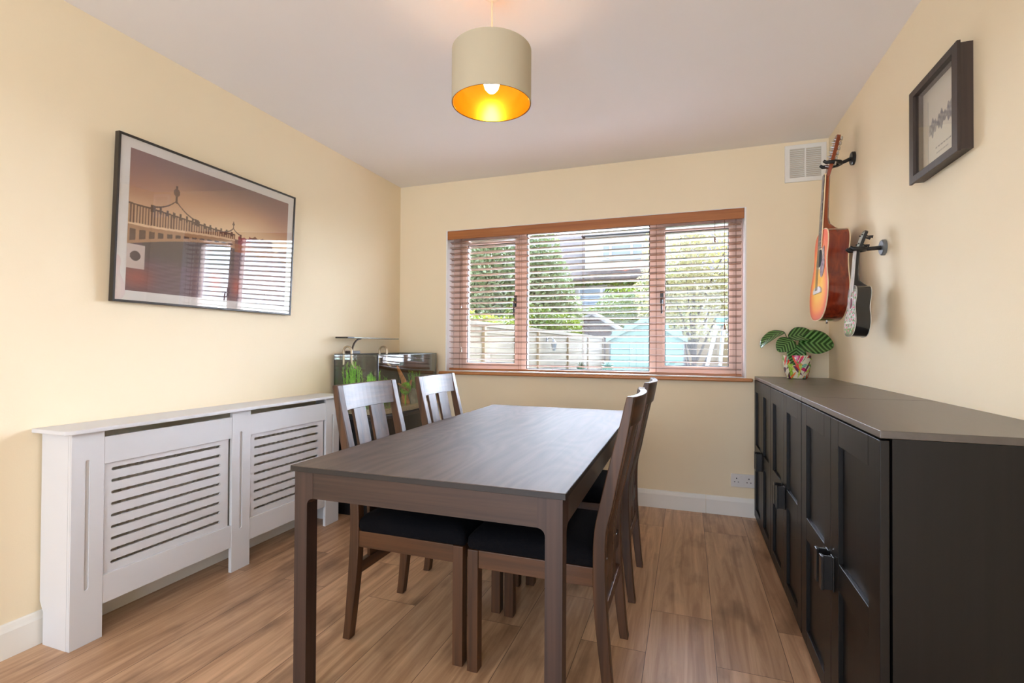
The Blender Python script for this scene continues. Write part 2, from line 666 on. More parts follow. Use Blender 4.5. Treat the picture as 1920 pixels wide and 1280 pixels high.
# ------------------------------------------------------------------ window
win = struct(thing('window_1', (1.568, 0.15, 0.93), None, None))
Y0, Y1 = 0.12, 0.19
XA, XB, ZA, ZB = WX0 + 0.012, WX1 - 0.012, 0.934, 2.084
MB().plate([rect(XA, ZA, XB, ZB), rect(0.528, 0.985, 1.020, 2.010), rect(1.100, 0.955, 2.058, 2.044), rect(2.150, 0.985, 2.620, 2.010)], fy, Y0, Y1).build('window_frame', M['frame_win'], win, bevel=0.004)
for (a, b, pa, pb, hx) in ((0.524, 1.024, 0.583, 1.006, 1.012), (2.146, 2.624, 2.166, 2.597, 2.146)):
    cs = MB().plate([rect(a, 0.980, b, 2.014), rect(pa, 1.000, pb, 1.978)], fy, Y0 - 0.018, Y1 - 0.03).build('casement', M['frame_win'], win, bevel=0.004)
    MB().plate([rect(pa, 1.000, pb, 1.978), rect(pa + 0.005, 1.005, pb - 0.005, 1.973)], fy, Y0 - 0.01, Y0).build('gasket', M['gasket'], cs)
    MB().box((pa, 0.148, 1.0), (pb, 0.154, 1.978)).build('pane', M['glass'], cs)
    h = MB().box((hx - 0.012, Y0 - 0.030, 1.44), (hx + 0.012, Y0 - 0.0182, 1.53))
    h.tube([(hx, Y0 - 0.03, 1.485), (hx, Y0 - 0.055, 1.485), (hx, Y0 - 0.06, 1.47), (hx, Y0 - 0.06, 1.38)], 0.007, 8)
    h.build('handle', M['black_metal'], cs, bevel=0.002)
MB().plate([rect(1.100, 0.955, 2.058, 2.044), rect(1.106, 0.961, 2.052, 2.038)], fy, Y0 + 0.004, Y0 + 0.016).build('gasket', M['gasket'], win)
MB().box((1.100, 0.150, 0.955), (2.058, 0.156, 2.044)).build('pane', M['glass'], win)

# ------------------------------------------------------------------ venetian blind
bl = thing('venetian_blind', (1.57, 0.03, 0.932), 'brown wooden venetian blind with open slats hanging inside the window recess', 'blind')
MB().box((0.452, -0.004, 2.012), (2.684, 0.008, 2.083)).build('valance', M['valance'], bl, bevel=0.003)
MB().box((0.456, 0.014, 2.03), (2.680, 0.062, 2.080)).build('head_rail', M['blind'], bl, bevel=0.002)
mb = MB()
th = math.radians(11)
nsl = 23
for i in range(nsl):
    z = 0.985 + i * (1.990 - 0.985) / (nsl - 1)
    t_ = th if i != 3 else math.radians(1)
    rings = []
    for x in (0.466, 2.670):
        ring = []
        for s, c in ((-1, 0), (-0.5, 0.0012), (0, 0.0018), (0.5, 0.0012), (1, 0)):
            ring.append((x, 0.036 + s * 0.025 * math.cos(t_), z - s * 0.025 * math.sin(t_) + c + 0.0014))
        for s, c in ((1, 0), (0.5, 0.0012), (0, 0.0018), (-0.5, 0.0012), (-1, 0)):
            ring.append((x, 0.036 + s * 0.025 * math.cos(t_), z - s * 0.025 * math.sin(t_) + c - 0.0014))
        rings.append(ring)
    mb.loft(rings)
mb.build('slats', M['blind'], bl)
MB().box((0.466, 0.012, 0.940), (2.670, 0.060, 0.956)).build('bottom_rail', M['valance'], bl, bevel=0.003)
mb = MB()
for x in (0.56, 1.075, 1.577, 2.11, 2.636):
    for y in (0.0095, 0.0625):
        mb.tube([(x, y, 0.945), (x, y, 2.03)], 0.0011, 5)
mb.build('ladder_cords', M['cord'], bl)
for x, z0 in ((0.571, 1.446), (0.576, 1.086), (2.562, 1.255), (2.50, 1.86)):
    mb = MB().tube([(x, 0.004, z0 + 0.03), (x, 0.006, 2.02)], 0.0014, 6)
    c = mb.build('pull_cord', M['cord'], bl)
    MB().lathe([(0.001, 0.045), (0.004, 0.04), (0.006, 0.02), (0.0085, 0.008), (0.0085, 0.002), (0.004, 0)], (x, 0.004, z0), 10, True).build('tassel', M['blind'], c, smooth=True)

# ------------------------------------------------------------------ pendant lamp
LX, LY = 1.622, -1.948
lamp = thing('pendant_lamp', (LX, LY, H), 'drum pendant lamp with taupe fabric shade and gold lining, lit', 'lamp')
M['shade'] = mat('taupe_shade_fabric', rgb(188, 178, 154), 0.85, spec=0.2, bump=0.1, bscale=900)
M['gold'] = mat('gold_foil_lining', rgb(250, 176, 40), 0.24, metal=0.85)
M['lamp_white'] = mat('white_plastic', rgb(240, 238, 232), 0.4)
M['cable'] = mat('cream_cable', rgb(228, 214, 180), 0.6)
ZS0, ZS1, RS = 2.052, 2.252, 0.150
MB().lathe([(RS, ZS0), (RS, ZS1), (RS - 0.0012, ZS1), (RS - 0.0012, ZS0)], (LX, LY, 0), 64).build('shade', M['shade'], lamp, smooth=True)
MB().lathe([(RS - 0.0014, ZS0 + 0.001), (RS - 0.0014, ZS1 - 0.001), (RS - 0.0026, ZS1 - 0.001), (RS - 0.0026, ZS0 + 0.001)], (LX, LY, 0), 64).build('lining', M['gold'], lamp, smooth=True)
for z in (ZS0 + 0.002, ZS1 - 0.002):
    mb = MB()
    mb.tube([(LX + (RS - 0.004) * math.cos(2 * PI * k / 48), LY + (RS - 0.004) * math.sin(2 * PI * k / 48), z) for k in range(49)], 0.0018, 6)
    mb.build('shade_ring', M['gold'], lamp, smooth=True)
mb = MB()
mb.tube([(LX + 0.02 * math.cos(2 * PI * k / 24), LY + 0.02 * math.sin(2 * PI * k / 24), ZS1 - 0.03) for k in range(25)], 0.0022, 6)
for k in range(3):
    a = 0.4 + 2 * PI * k / 3
    mb.tube([(LX + 0.02 * math.cos(a), LY + 0.02 * math.sin(a), ZS1 - 0.03), (LX + 0.05 * math.cos(a), LY + 0.05 * math.sin(a), ZS1 - 0.03), (LX + (RS - 0.004) * math.cos(a), LY + (RS - 0.004) * math.sin(a), ZS1 - 0.003)], 0.0016, 6)
mb.build('shade_carrier', M['gold'], lamp, smooth=True)
MB().tube([(LX, LY, ZS1 - 0.03), (LX, LY, H - 0.03)], 0.0035, 8).build('cable', M['cable'], lamp, smooth=True)
MB().lathe([(0.0, -0.045), (0.012, -0.045), (0.03, -0.03), (0.045, -0.012), (0.048, 0)], (LX, LY, H), 32, True).build('ceiling_rose', M['lamp_white'], lamp, smooth=True)
MB().lathe([(0.012, 0.05), (0.018, 0.045), (0.021, 0.02), (0.021, -0.015), (0.016, -0.02)], (LX, LY, ZS1 - 0.05), 24, True).build('lamp_holder', M['lamp_white'], lamp, smooth=True)
m, n, l, p = new_mat('lit_bulb')
p.inputs['Base Color'].default_value = (1, 0.9, 0.7, 1)
p.inputs['Emission Color'].default_value = (1.0, 0.82, 0.58, 1)
p.inputs['Emission Strength'].default_value = 36.0
MB().lathe([(0.001, -0.062), (0.014, -0.058), (0.025, -0.045), (0.030, -0.028), (0.026, -0.008), (0.017, 0.012), (0.014, 0.03)], (LX, LY, ZS1 - 0.095), 24, True).build('bulb', m, lamp, smooth=True)

# ------------------------------------------------------------------ wall vent
vent = thing('wall_vent', (3.045, 0, 2.225), 'square white louvred air vent high on the back wall', 'vent')
MB().plate([rect(2.927, 2.222, 3.166, 2.466), rect(2.957, 2.252, 3.136, 2.438)], fy, -0.012, 0.0).build('vent_frame', M['gloss_white'], vent, bevel=0.003)
mb = MB()
for k in range(14):
    z = 2.256 + k * 0.0129
    mb.loft([[(x, -0.009, z), (x, -0.001, z + 0.008), (x, -0.001, z + 0.010), (x, -0.009, z + 0.002)] for x in (2.956, 3.137)])
mb.box((3.042, -0.0105, 2.252), (3.050, -0.001, 2.438))
mb.build('louvres', M['gloss_white'], vent)
MB().box((2.957, -0.0008, 2.252), (3.136, -0.0002, 2.438)).build('duct_back', mat('vent_shadow', rgb(205, 196, 180), 0.9), vent)

# ------------------------------------------------------------------ double socket
soc = thing('power_socket', (2.675, 0, 0.24), 'white double power socket low on the back wall beside the cabinets', 'socket')
M['socket'] = mat('socket_plastic', rgb(226, 222, 218), 0.35)
hole = mat('socket_hole', rgb(50, 45, 42), 0.8)
MB().box((2.602, -0.012, 0.196), (2.748, 0.0, 0.284)).build('face_plate', M['socket'], soc, bevel=0.003)
for cx in (2.637, 2.713):
    mb = MB()
    mb.box((cx - 0.003, -0.0126, 0.250), (cx + 0.003, -0.0118, 0.259))
    mb.box((cx - 0.015, -0.0126, 0.228), (cx - 0.008, -0.0118, 0.233))
    mb.box((cx + 0.008, -0.0126, 0.228), (cx + 0.015, -0.0118, 0.233))
    mb.build('pin_holes', hole, soc)
for cx in (2.667, 2.683):
    MB().box((cx - 0.006, -0.016, 0.252), (cx + 0.006, -0.0118, 0.272)).build('switch', M['socket'], soc, bevel=0.001)

# ------------------------------------------------------------------ radiator and cover
rc = thing('radiator_cover', (0.1, -1.75, 0), 'long white radiator cover with slotted grilles along the left wall', 'radiator cover')
XF = 0.184
PIL = ((-2.498, -2.388), (-1.810, -1.700), (-1.128, -1.004))
for a, b in PIL:
    c = (a + b) / 2 - 0.002
    g = slot(c - 0.0075, 0.205, c + 0.0075, 0.695)
    MB().plate([rect(a, 0.0, b, 0.800), g], fx, XF - 0.006, XF).plate([rect(a, 0.0, b, 0.800)], fx, XF - 0.018, XF - 0.0065).build('pilaster', M['cover_white'], rc, bevel=0.0012)
for y in (-2.498, -1.022):
    prof = [(0.018, 0.8), (XF - 0.019, 0.8), (XF - 0.019, 0.0), (0.030, 0.0), (0.030, 0.122), (0.010, 0.160), (0.010, 0.8)]
    MB().plate([[(x, z) for x, z in prof]], lambda u, v, w: (u, w, v), y, y + 0.018).build('end_panel', M['cover_white'], rc)
MB().loft([[(0.001, -2.528, z), (0.195, -2.528, z), (0.212, -2.505, z), (0.212, -0.985, z), (0.195, -0.972, z), (0.001, -0.972, z)] for z in (0.8005, 0.8165)]).build('shelf_top', M['cover_white'], rc, bevel=0.0035)
for a, b in ((-2.387, -1.811), (-1.699, -1.129)):
    MB().box((XF - 0.016, a, 0.668), (XF - 0.002, b, 0.774)).build('top_rail', M['cover_white'], rc, bevel=0.001)
    MB().box((XF - 0.016, a, 0.126), (XF - 0.002, b, 0.236)).build('bottom_rail', M['cover_white'], rc, bevel=0.001)
    sl = [slot(a + 0.032, 0.640 - k * 0.0459 - 0.0065, b - 0.055, 0.640 - k * 0.0459 + 0.0065) for k in range(9)]
    MB().plate([rect(a + 0.002, 0.2365, b - 0.012, 0.6675)] + sl, fx, XF - 0.020, XF - 0.011).build('grille', M['cover_white'], rc)
rad = thing('radiator', (0.07, -1.75, 0.1), 'white ribbed radiator hidden behind the slotted cover', 'radiator')
mb = MB()
prof = []
y = -2.31
while y < -1.21:
    for dy, x in ((0, 0.105), (0.012, 0.105), (0.018, 0.094), (0.028, 0.094)):
        prof.append((x, y + dy))
    y += 0.034
back = [(0.055, prof[-1][1]), (0.055, prof[0][1])]
mb.loft([[(x, yy, z) for x, yy in prof + back] for z in (0.16, 0.70)])
mb.build('radiator_panel', mat('radiator_enamel', rgb(215, 208, 196), 0.4), rad)
for y in (-2.05, -1.45):
    MB().box((0.0005, y - 0.015, 0.2), (0.06, y + 0.015, 0.65)).build('bracket', M['gloss_white'], rad)
mb = MB().tube([(0.085, -1.19, 0.0), (0.085, -1.19, 0.10)], 0.009, 10).tube([(0.085, -1.19, 0.10), (0.085, -1.19, 0.19)], 0.015, 10)
mb.tube([(0.085, -1.19, 0.175), (0.085, -1.222, 0.175)], 0.011, 10)
mb.build('valve', mat('tarnished_brass', rgb(190, 150, 110), 0.3, metal=1.0), rad, smooth=True)

# ------------------------------------------------------------------ big framed print on the left wall
pic = thing('framed_print', (0.03, -1.771, 1.318), 'large black framed photograph print of a bridge at sunset on the left wall', 'picture')
pic.rotation_euler = (0, 0.042, 0)     # hangs from its wire, leaning forward at the top
PW2, PH = 0.502, 0.722


def fp(u, v, w):
    return (w, u, v)


MB().plate([rect(-PW2, 0, PW2, PH), rect(-PW2 + 0.010, 0.010, PW2 - 0.010, PH - 0.010)], fp, -0.026, 0.0).build('frame', M['black_frame'], pic, world=False, bevel=0.0015)
MB().box((-0.012, -PW2 + 0.008, 0.008), (-0.006, PW2 - 0.008, PH - 0.008)).build('mount_board', M['paper'], pic, world=False)


def smooth(a, b, x):
    t = np.clip((x - a) / (b - a), 0, 1)
    return t * t * (3 - 2 * t)


def mixc(c, col, m):
    return c * (1 - m[:, None]) + np.array(col)[None, :] / 255.0 * m[:, None]


def bridge_art(U, V):
    N = len(U)
    rs = np.random.RandomState(3)
    c = np.zeros((N, 3))
    t = smooth(0.45, 1.0, V)
    c += np.array([222, 186, 146]) / 255.0
    c = mixc(c, (196, 150, 116), smooth(0.55, 0.78, V))
    c = mixc(c, (132, 104, 100), smooth(0.72, 1.0, V))
    edge = np.maximum(smooth(0.30, 0.0, U) * 0.55, smooth(0.7, 1.0, U) * 0.5)
    c = mixc(c, (140, 96, 92), edge * smooth(0.5, 0.9, V))
    glow = np.exp(-(((U - 0.62) / 0.28) ** 2 + ((V - 0.56) / 0.16) ** 2))
    c = mixc(c, (240, 214, 172), glow * 0.75)
    # far bank
    sil = 0.535 + 0.03 * np.sin(U * 40) * (U > 0.62) - 0.02 * smooth(0.85, 1.0, U)
    sil = np.where((U > 0.70) & (U < 0.88), 0.60 - 0.02 * np.abs(np.sin(U * 55)), sil)
    sil = np.where((U > 0.62) & (U <= 0.70), 0.57 - 0.01 * np.abs(np.sin(U * 90)), sil)
    bank = ((V < sil) & (V > 0.42) & (U > 0.58)).astype(float)
    c = mixc(c, (110, 72, 62), bank * 0.85)
    c = mixc(c, (150, 52, 62), bank * ((U > 0.62) & (U < 0.71)) * 0.7)
    c = mixc(c, (170, 110, 60), bank * (V < 0.5) * 0.6)
    # water
    wv = 0.44 - 0.02 * U
    water = (V < wv).astype(float)
    wc = np.zeros((N, 3)) + np.array([112, 92, 98]) / 255.0
    rip = 0.5 + 0.5 * np.sin(V * 180 + 6 * np.sin(U * 9)) * np.sin(U * 35 + V * 60)
    wc += (rip[:, None] - 0.5) * 0.07
    wc = mixc(wc, (190, 120, 96), np.exp(-(((U - 0.85) / 0.2) ** 2 + ((V - 0.22) / 0.2) ** 2)) * 0.5)
    wc = mixc(wc, (200, 74, 44), np.exp(-(((U - 0.48) / 0.035) ** 2 + ((V - 0.15) / 0.10) ** 2)) * 0.9)
    wc = mixc(wc, (196, 84, 58), np.exp(-(((U - 0.62) / 0.03) ** 2 + ((V - 0.12) / 0.08) ** 2)) * 0.7)
    wc = mixc(wc, (180, 96, 78), np.exp(-(((U - 0.05) / 0.08) ** 2 + ((V - 0.1) / 0.08) ** 2)) * 0.7)
    c = np.where(water[:, None] > 0, wc, c)
    # arch of the bridge
    deck = 0.475 + 0.05 * smooth(0, 0.6, U)
    rail = 0.615 - 0.045 * smooth(0, 0.6, U)
    arch = 0.30 + 0.135 * np.sin(np.clip((U + 0.02) / 0.62, 0, 1) * PI * 0.55) + 0.02
    arch = np.minimum(arch, deck - 0.02)
    on = (U < 0.60).astype(float)
    under = on * (V < arch) * (V > 0.21) * (U > 0.07)
    c = mixc(c, (96, 84, 80), under * smooth(0.18, 0.3, V))
    gird = on * (V >= arch) * (V < deck)
    c = mixc(c, (176, 138, 104), gird)
    hole = gird * ((np.mod(U * 22, 1) > 0.22) & (np.mod(U * 22, 1) < 0.85)) * (V > arch + 0.022) * (V < deck - 0.035)
    c = mixc(c, (100, 78, 68), hole)
    rl = on * (V >= deck) * (V < rail)
    c = mixc(c, (188, 152, 118), rl * 0.75)
    bars = rl * (np.mod(U * 70, 1) > 0.55)
    c = mixc(c, (110, 78, 66), bars)
    c = mixc(c, (96, 70, 62), on * (np.abs(V - rail) < 0.006))
    c = mixc(c, (226, 196, 158), on * (np.abs(V - deck) < 0.008))
    # stone pier on the left
    c = mixc(c, (206, 190, 180), ((U < 0.085) & (V < 0.33) & (V > 0.16)).astype(float))
    c = mixc(c, (90, 76, 74), (((U - 0.04) / 0.025) ** 2 + ((V - 0.25) / 0.035) ** 2 < 1).astype(float))
    # lamp arches over the railing
    for u0, sc_, top in ((0.235, 1.0, 0.83), (0.585, 0.45, 0.68)):
        du = (U - u0) / (0.125 * sc_)
        hgt = rail + sc_ * 0.115 * np.exp(-(np.abs(du) * 1.9) ** 1.1) - 0.0
        c = mixc(c, (92, 66, 58), ((np.abs(V - hgt) < 0.0055) & (np.abs(du) < 1)).astype(float))
        c = mixc(c, (92, 66, 58), ((np.abs(U - u0) < 0.0045 * sc_) & (V > rail + 0.10 * sc_) & (V < top)).astype(float))
        c = mixc(c, (110, 82, 70), (((U - u0) / (0.017 * sc_)) ** 2 + ((V - (top - 0.05 * sc_)) / (0.030 * sc_)) ** 2 < 1).astype(float))
        c = mixc(c, (92, 66, 58), ((np.abs(np.abs(du) - 0.95) < 0.10) & (V > rail - 0.02) & (V < rail + 0.03 * sc_)).astype(float))
    for k in range(14):
        u0 = 0.12 + 0.035 * k
        h_ = 0.018 + 0.012 * rs.rand()
        c = mixc(c, (98, 76, 66), ((np.abs(U - u0) < 0.006) & (V > rail - 0.02) & (V < rail + h_)).astype(float))
    return c


painted_grid('print', lambda u, v: (-0.0055, -PW2 + 0.052 + u * (2 * PW2 - 0.104), 0.052 + v * (PH - 0.104)), 360, 240, bridge_art, M['print'], pic, world=False)
MB().box((-0.0045, -PW2 + 0.0095, 0.0095), (-0.0025, PW2 - 0.0095, PH - 0.0095)).build('glazing', M['picture_glass'], pic, world=False)

# ------------------------------------------------------------------ box frame on the right wall
pic2 = thing('box_frame', (W, -1.545, 1.765), 'dark brown box frame with a small ink drawing on the right wall', 'picture')
YF0, YF1, ZF0, ZF1 = -1.728, -1.362, 1.767, 2.122
MB().plate([rect(YF0, ZF0, YF1, ZF1), rect(YF0 + 0.036, ZF0 + 0.026, YF1 - 0.036, ZF1 - 0.026)], fx, W - 0.045, W - 0.035).build('frame', M['dark_frame'], pic2, bevel=0.001)
MB().plate([rect(YF0 + 0.006, ZF0 + 0.006, YF1 - 0.006, ZF1 - 0.006), rect(YF0 + 0.028, ZF0 + 0.024, YF1 - 0.028, ZF1 - 0.024)], fx, W - 0.035, W - 0.0005).build('frame_box', M['dark_frame'], pic2)


def ink_art(U, V):
    c = np.zeros((len(U), 3)) + np.array([226, 222, 208]) / 255.0
    band = 0.47 + 0.10 * U
    th_ = 0.075 + 0.03 * np.sin(U * 31) + 0.02 * np.sin(U * 83)
    m_ = (np.abs(V - band) < th_) * (U > 0.16)
    tone = 0.72 + 0.16 * np.sin(U * 47 + 5 * np.sin(V * 23)) + 0.12 * np.sin(V * 61 + 4 * np.sin(U * 29))
    c = mixc(c, (112, 112, 120), m_ * np.clip(tone, 0.2, 1))
    c = mixc(c, (172, 170, 162), ((np.abs(U - 0.13) < 0.006) & (V > 0.06) & (V < 0.86)).astype(float))
    tx = (np.abs(V - 0.22) < 0.010) & (U > 0.32) & (U < 0.93) & (np.sin(U * 260) + np.sin(U * 97) > -0.5)
    c = mixc(c, (140, 138, 132), tx.astype(float))
    c = mixc(c, (150, 148, 140), ((np.abs(V - 0.155) < 0.006) & (U > 0.34) & (U < 0.62) & (np.sin(U * 300) > -0.3)).astype(float))
    return c


# viewed from the room, left of the picture is its far (+y) end
painted_grid('drawing', lambda u, v: (W - 0.010, YF1 - 0.030 - u * (YF1 - YF0 - 0.060), ZF0 + 0.026 + v * (ZF1 - ZF0 - 0.052)), 160, 120, ink_art, M['print'], pic2)
MB().box((W - 0.036, YF0 + 0.034, ZF0 + 0.024), (W - 0.0352, YF1 - 0.034, ZF1 - 0.024)).build('glazing', glass_mat('box_frame_glass', 0.02), pic2)

# ------------------------------------------------------------------ cabinets
CT = 0.9445


def cabinet(y0, y1, label):
    w = y1 - y0
    t = thing('storage_cabinet', (W - 0.002, (y0 + y1) / 2, 0), label, 'cabinet', 'black brown cabinets in a row along the right wall')
    h = w / 2
    b = MB()
    b.box((-0.408, -h + 0.001, 0.0), (-0.012, -h + 0.018, CT - 0.0185))
    b.box((-0.408, h - 0.018, 0.0), (-0.012, h - 0.001, CT - 0.0185))
    b.box((-0.400, -h + 0.018, 0.03), (-0.012, h - 0.018, 0.048))
    b.box((-0.405, -h + 0.018, 0.905), (-0.012, h - 0.018, CT - 0.0185))
    b.box((-0.0115, -h + 0.002, 0.02), (-0.004, h - 0.002, CT - 0.0185))
    b.box((-0.395, -h + 0.018, 0.0), (-0.38, h - 0.018, 0.03))
    b.build('carcass', M['black_brown'], t, world=False)
    MB().box((-0.432, -h + 0.0006, CT - 0.018), (0, h - 0.0006, CT)).build('top', M['black_top'], t, world=False, bevel=0.0015)
    for sgn in (-1, 1):
        a, c = (-h + 0.002, -0.0012) if sgn < 0 else (0.0012, h - 0.002)
        d = MB()
        sw = 0.19 * (c - a)
        x0, x1 = -0.432, -0.413
        z0, z1 = 0.020, CT - 0.023
        d.box((x0, a, z0), (x1, a + sw, z1))
        d.box((x0, c - sw, z0), (x1, c, z1))
        d.box((x0, a + sw, z0), (x1, c - sw, 0.078))
        d.box((x0, a + sw, 0.420), (x1, c - sw, 0.498))
        d.box((x0, a + sw, 0.845), (x1, c - sw, z1))
        d.box((x0 + 0.012, a + sw - 0.004, 0.07), (x1 - 0.002, c - sw + 0.004, 0.85))
        dr = d.build('door', M['black_brown'], t, world=False, bevel=0.0016)
        yh = -0.030 if sgn < 0 else 0.030
        hd = MB()
        hd.box((x0 - 0.034, yh - 0.004, 0.397), (x0 - 0.0006, yh + 0.004, 0.500))
        hd.box((x0 - 0.036, yh - 0.013, 0.397), (x0 - 0.028, yh + 0.013, 0.500))
        hd.box((x0 - 0.005, yh - 0.016, 0.397), (x0 - 0.0006, yh + 0.016, 0.500))
        hd.build('handle', M['handle'], dr, world=False, bevel=0.0015)
    return t


cabinet(-0.700, -0.012, 'black brown two door cabinet in the far corner, under the potted plant')
cabinet(-1.468, -0.702, 'middle black brown two door cabinet of the row on the right wall')
cabinet(-2.318, -1.472, 'nearest black brown two door cabinet, showing its broad dark side panel')

# ------------------------------------------------------------------ dining table
tb = thing('dining_table', (1.1173 + 0.45, -2.4156 + 0.90, 0), 'dark brown rectangular dining table in the middle of the room', 'table', rotz=0.0085)
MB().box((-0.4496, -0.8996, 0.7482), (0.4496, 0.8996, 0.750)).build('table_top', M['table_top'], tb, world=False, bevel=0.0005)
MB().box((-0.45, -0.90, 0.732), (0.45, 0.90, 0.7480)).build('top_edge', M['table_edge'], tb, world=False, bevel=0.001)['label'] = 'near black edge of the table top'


def table_leg(sx, sy):
    L, B, T, Rr = 0.048, 0.070, 0.7315, 0.022
    zb = 0.648
    pr = [(0, 0), (L, 0), (L, zb - Rr)]
    pr += [(L + Rr * (1 - math.cos(a)), zb - Rr + Rr * math.sin(a)) for a in [PI / 2 * k / 6 for k in range(1, 7)]]
    pr += [(B, zb), (B, T), (0, T)]
    x0, y0 = sx * 0.440, sy * 0.890
    m_ = MB()
    m_.plate([pr], lambda u, v, w: (x0 - sx * u, y0 - sy * w, v), 0, L)
    pr2 = [(L, zb - Rr)] + pr[3:-2] + [(B, T), (L, T)]
    m_.plate([pr2], lambda u, v, w: (x0 - sx * w, y0 - sy * u, v), 0, L - 0.0002)
    return m_


for sx in (-1, 1):
    for sy in (-1, 1):
        table_leg(sx, sy).build('leg', M['table_leg'], tb, world=False, bevel=0.002)
for sy in (-1, 1):
    y0 = sy * 0.889
    MB().box((-0.370, y0, 0.648), (0.370, y0 - sy * 0.020, 0.7315)).build('apron', M['table_apron'], tb, world=False)
for sx in (-1, 1):
    x0 = sx * 0.439
    MB().box((x0, -0.820, 0.648), (x0 - sx * 0.020, 0.820, 0.7315)).build('apron', M['black_top'], tb, world=False)

# ------------------------------------------------------------------ dining chairs
BACK = [(0.0, -0.250, -0.218), (0.07, -0.241, -0.208), (0.28, -0.225, -0.184), (0.43, -0.219, -0.179), (0.54, -0.222, -0.183),
        (0.62, -0.240, -0.198), (0.70, -0.256, -0.216), (0.80, -0.277, -0.240), (0.90, -0.296, -0.266), (0.978, -0.308, -0.284)]
BK = catmull(BACK, 4)


def back_at(z):
    for a, b in zip(BK[:-1], BK[1:]):
        if a[0] <= z <= b[0]:
            t = (z - a[0]) / (b[0] - a[0])
            return a[1] + t * (b[1] - a[1]), a[2] + t * (b[2] - a[2])
    return BK[-1][1], BK[-1][2]


def make_chair(label):
    t = thing('dining_chair', (0, 0, 0), label, 'chair', 'dining chairs pushed in under the table')
    HW = 0.208
    for s in (-1, 1):
        y0, y1 = s * HW, s * (HW - 0.036)
        MB().loft([[(xb, y0, z), (xf, y0, z), (xf, y1, z), (xb, y1, z)] for z, xb, xf in BK]).build('back_leg', M['chair_v'], t, world=False, bevel=0.003)
        MB().box((0.221, s * HW, 0.0), (0.261, s * (HW - 0.042), 0.424)).build('front_leg', M['chair_v'], t, world=False, bevel=0.003)
        MB().box((-0.180, s * (HW - 0.004), 0.362), (0.2208, s * (HW - 0.026), 0.424)).build('side_rail', M['chair_h'], t, world=False, bevel=0.002)
    MB().box((0.228, -HW + 0.0422, 0.362), (0.250, HW - 0.0422, 0.424)).build('front_rail', M['chair_y'], t, world=False, bevel=0.002)
    xb, xf = back_at(0.39)
    MB().box((xb + 0.008, -HW + 0.0362, 0.362), (xf - 0.008, HW - 0.0362, 0.424)).build('back_rail', M['chair_y'], t, world=False, bevel=0.002)
    xb, xf = back_at(0.27)
    MB().box((xb + 0.008, -HW + 0.0362, 0.246), (xf - 0.008, HW - 0.0362, 0.290)).build('stretcher', M['chair_y'], t, world=False, bevel=0.002)

    def curved(y0, y1, z0, z1, ny, nz, th_, bow):
        rings = []
        for i in range(nz + 1):
            z = z0 + (z1 - z0) * i / nz
            xb, xf = back_at(z)
            xm = (xb + xf) / 2
            bz = bow * min(1.0, max(0.0, (z - 0.27) / 0.35))
            fr, bk = [], []
            for j in range(ny + 1):
                y = y0 + (y1 - y0) * j / ny
                d = -bz * (1 - (y / (HW - 0.03)) ** 2)
                fr.append((xm + d + th_ / 2, y, z))
                bk.append((xm + d - th_ / 2, y, z))
            rings.append(fr + bk[::-1])
        return MB().loft(rings)

    curved(-HW + 0.0355, HW - 0.0355, 0.877, 0.976, 12, 3, 0.024, 0.022).build('top_rail', M['chair_y'], t, world=False, bevel=0.0015)
    for yc in (-0.0625, 0.0625):
        curved(yc - 0.045, yc + 0.045, 0.288, 0.878, 4, 16, 0.013, 0.020).build('back_slat', M['chair_v'], t, world=False, bevel=0.0015)
    # padded seat
    mb_ = MB()
    rings = []
    NS = 10
    for (ins, z) in ((0.012, 0.4245), (0.0, 0.428), (-0.004, 0.440), (-0.002, 0.462), (0.012, 0.480), (0.05, 0.490), (0.12, 0.494)):
        a0, a1, b0, b1 = -0.182 + ins, 0.262 - ins, -HW + 0.002 + ins, HW - 0.002 - ins
        r_ = 0.02 + max(0, ins) * 0.3
        ring = []
        for cx, cy, s0 in ((a1 - r_, b1 - r_, 0), (a0 + r_, b1 - r_, PI / 2), (a0 + r_, b0 + r_, PI), (a1 - r_, b0 + r_, 1.5 * PI)):
            for k in range(6):
                an = s0 + PI / 2 * k / 5
                zz = z
                if z < 0.43:
                    zz = z - 0.0035 * (0.5 + 0.5 * math.sin(37 * cx + 23 * cy + k))
                ring.append((cx + r_ * math.cos(an), cy + r_ * math.sin(an), max(zz, 0.4243)))
        rings.append(ring)
    mb_.loft(rings).build('seat_cushion', M['seat'], t, world=False, smooth=True)
    return t


CH = make_chair('dark wooden dining chair on the left of the table, nearer the camera')
CH.location = (1.315, -1.872, 0)
for lab, x, y, rz in (('dark wooden dining chair on the left of the table, nearer the window', 1.315, -1.248, 0.0),
                      ('dark wooden dining chair on the right of the table, nearer the camera', 1.860, -1.884, PI),
                      ('dark wooden dining chair on the right of the table, nearer the window', 1.860, -1.215, PI)):
    c = copy_tree(CH)
    c.location = (x, y, 0)
    c.rotation_euler = (0, 0, rz)
    c['label'] = lab

# ------------------------------------------------------------------ aquarium
AX0, AX1, AY0, AY1, AZ0, AZ1 = 0.030, 0.380, -0.868, -0.045, 0.665, 1.072
st = thing('aquarium_stand', (0.2, -0.46, 0), 'black cabinet stand under the aquarium in the left corner', 'stand')
M['aq_black'] = mat('black_laminate', rgb(20, 20, 21), 0.32)


def bow_outline(x0, x1, y0, y1, bow, n=20):
    pts = [(x0, y0), (x0, y1)]
    ys = [y1 + (y0 - y1) * k / n for k in range(n + 1)]
    for y in ys:
        s = (y - y0) / (y1 - y0)
        pts.append((x1 + bow * 4 * s * (1 - s), y))
    return pts


def prism(out, z0, z1):
    return MB().loft([[(x, y, z) for x, y in out] for z in (z0, z1)])


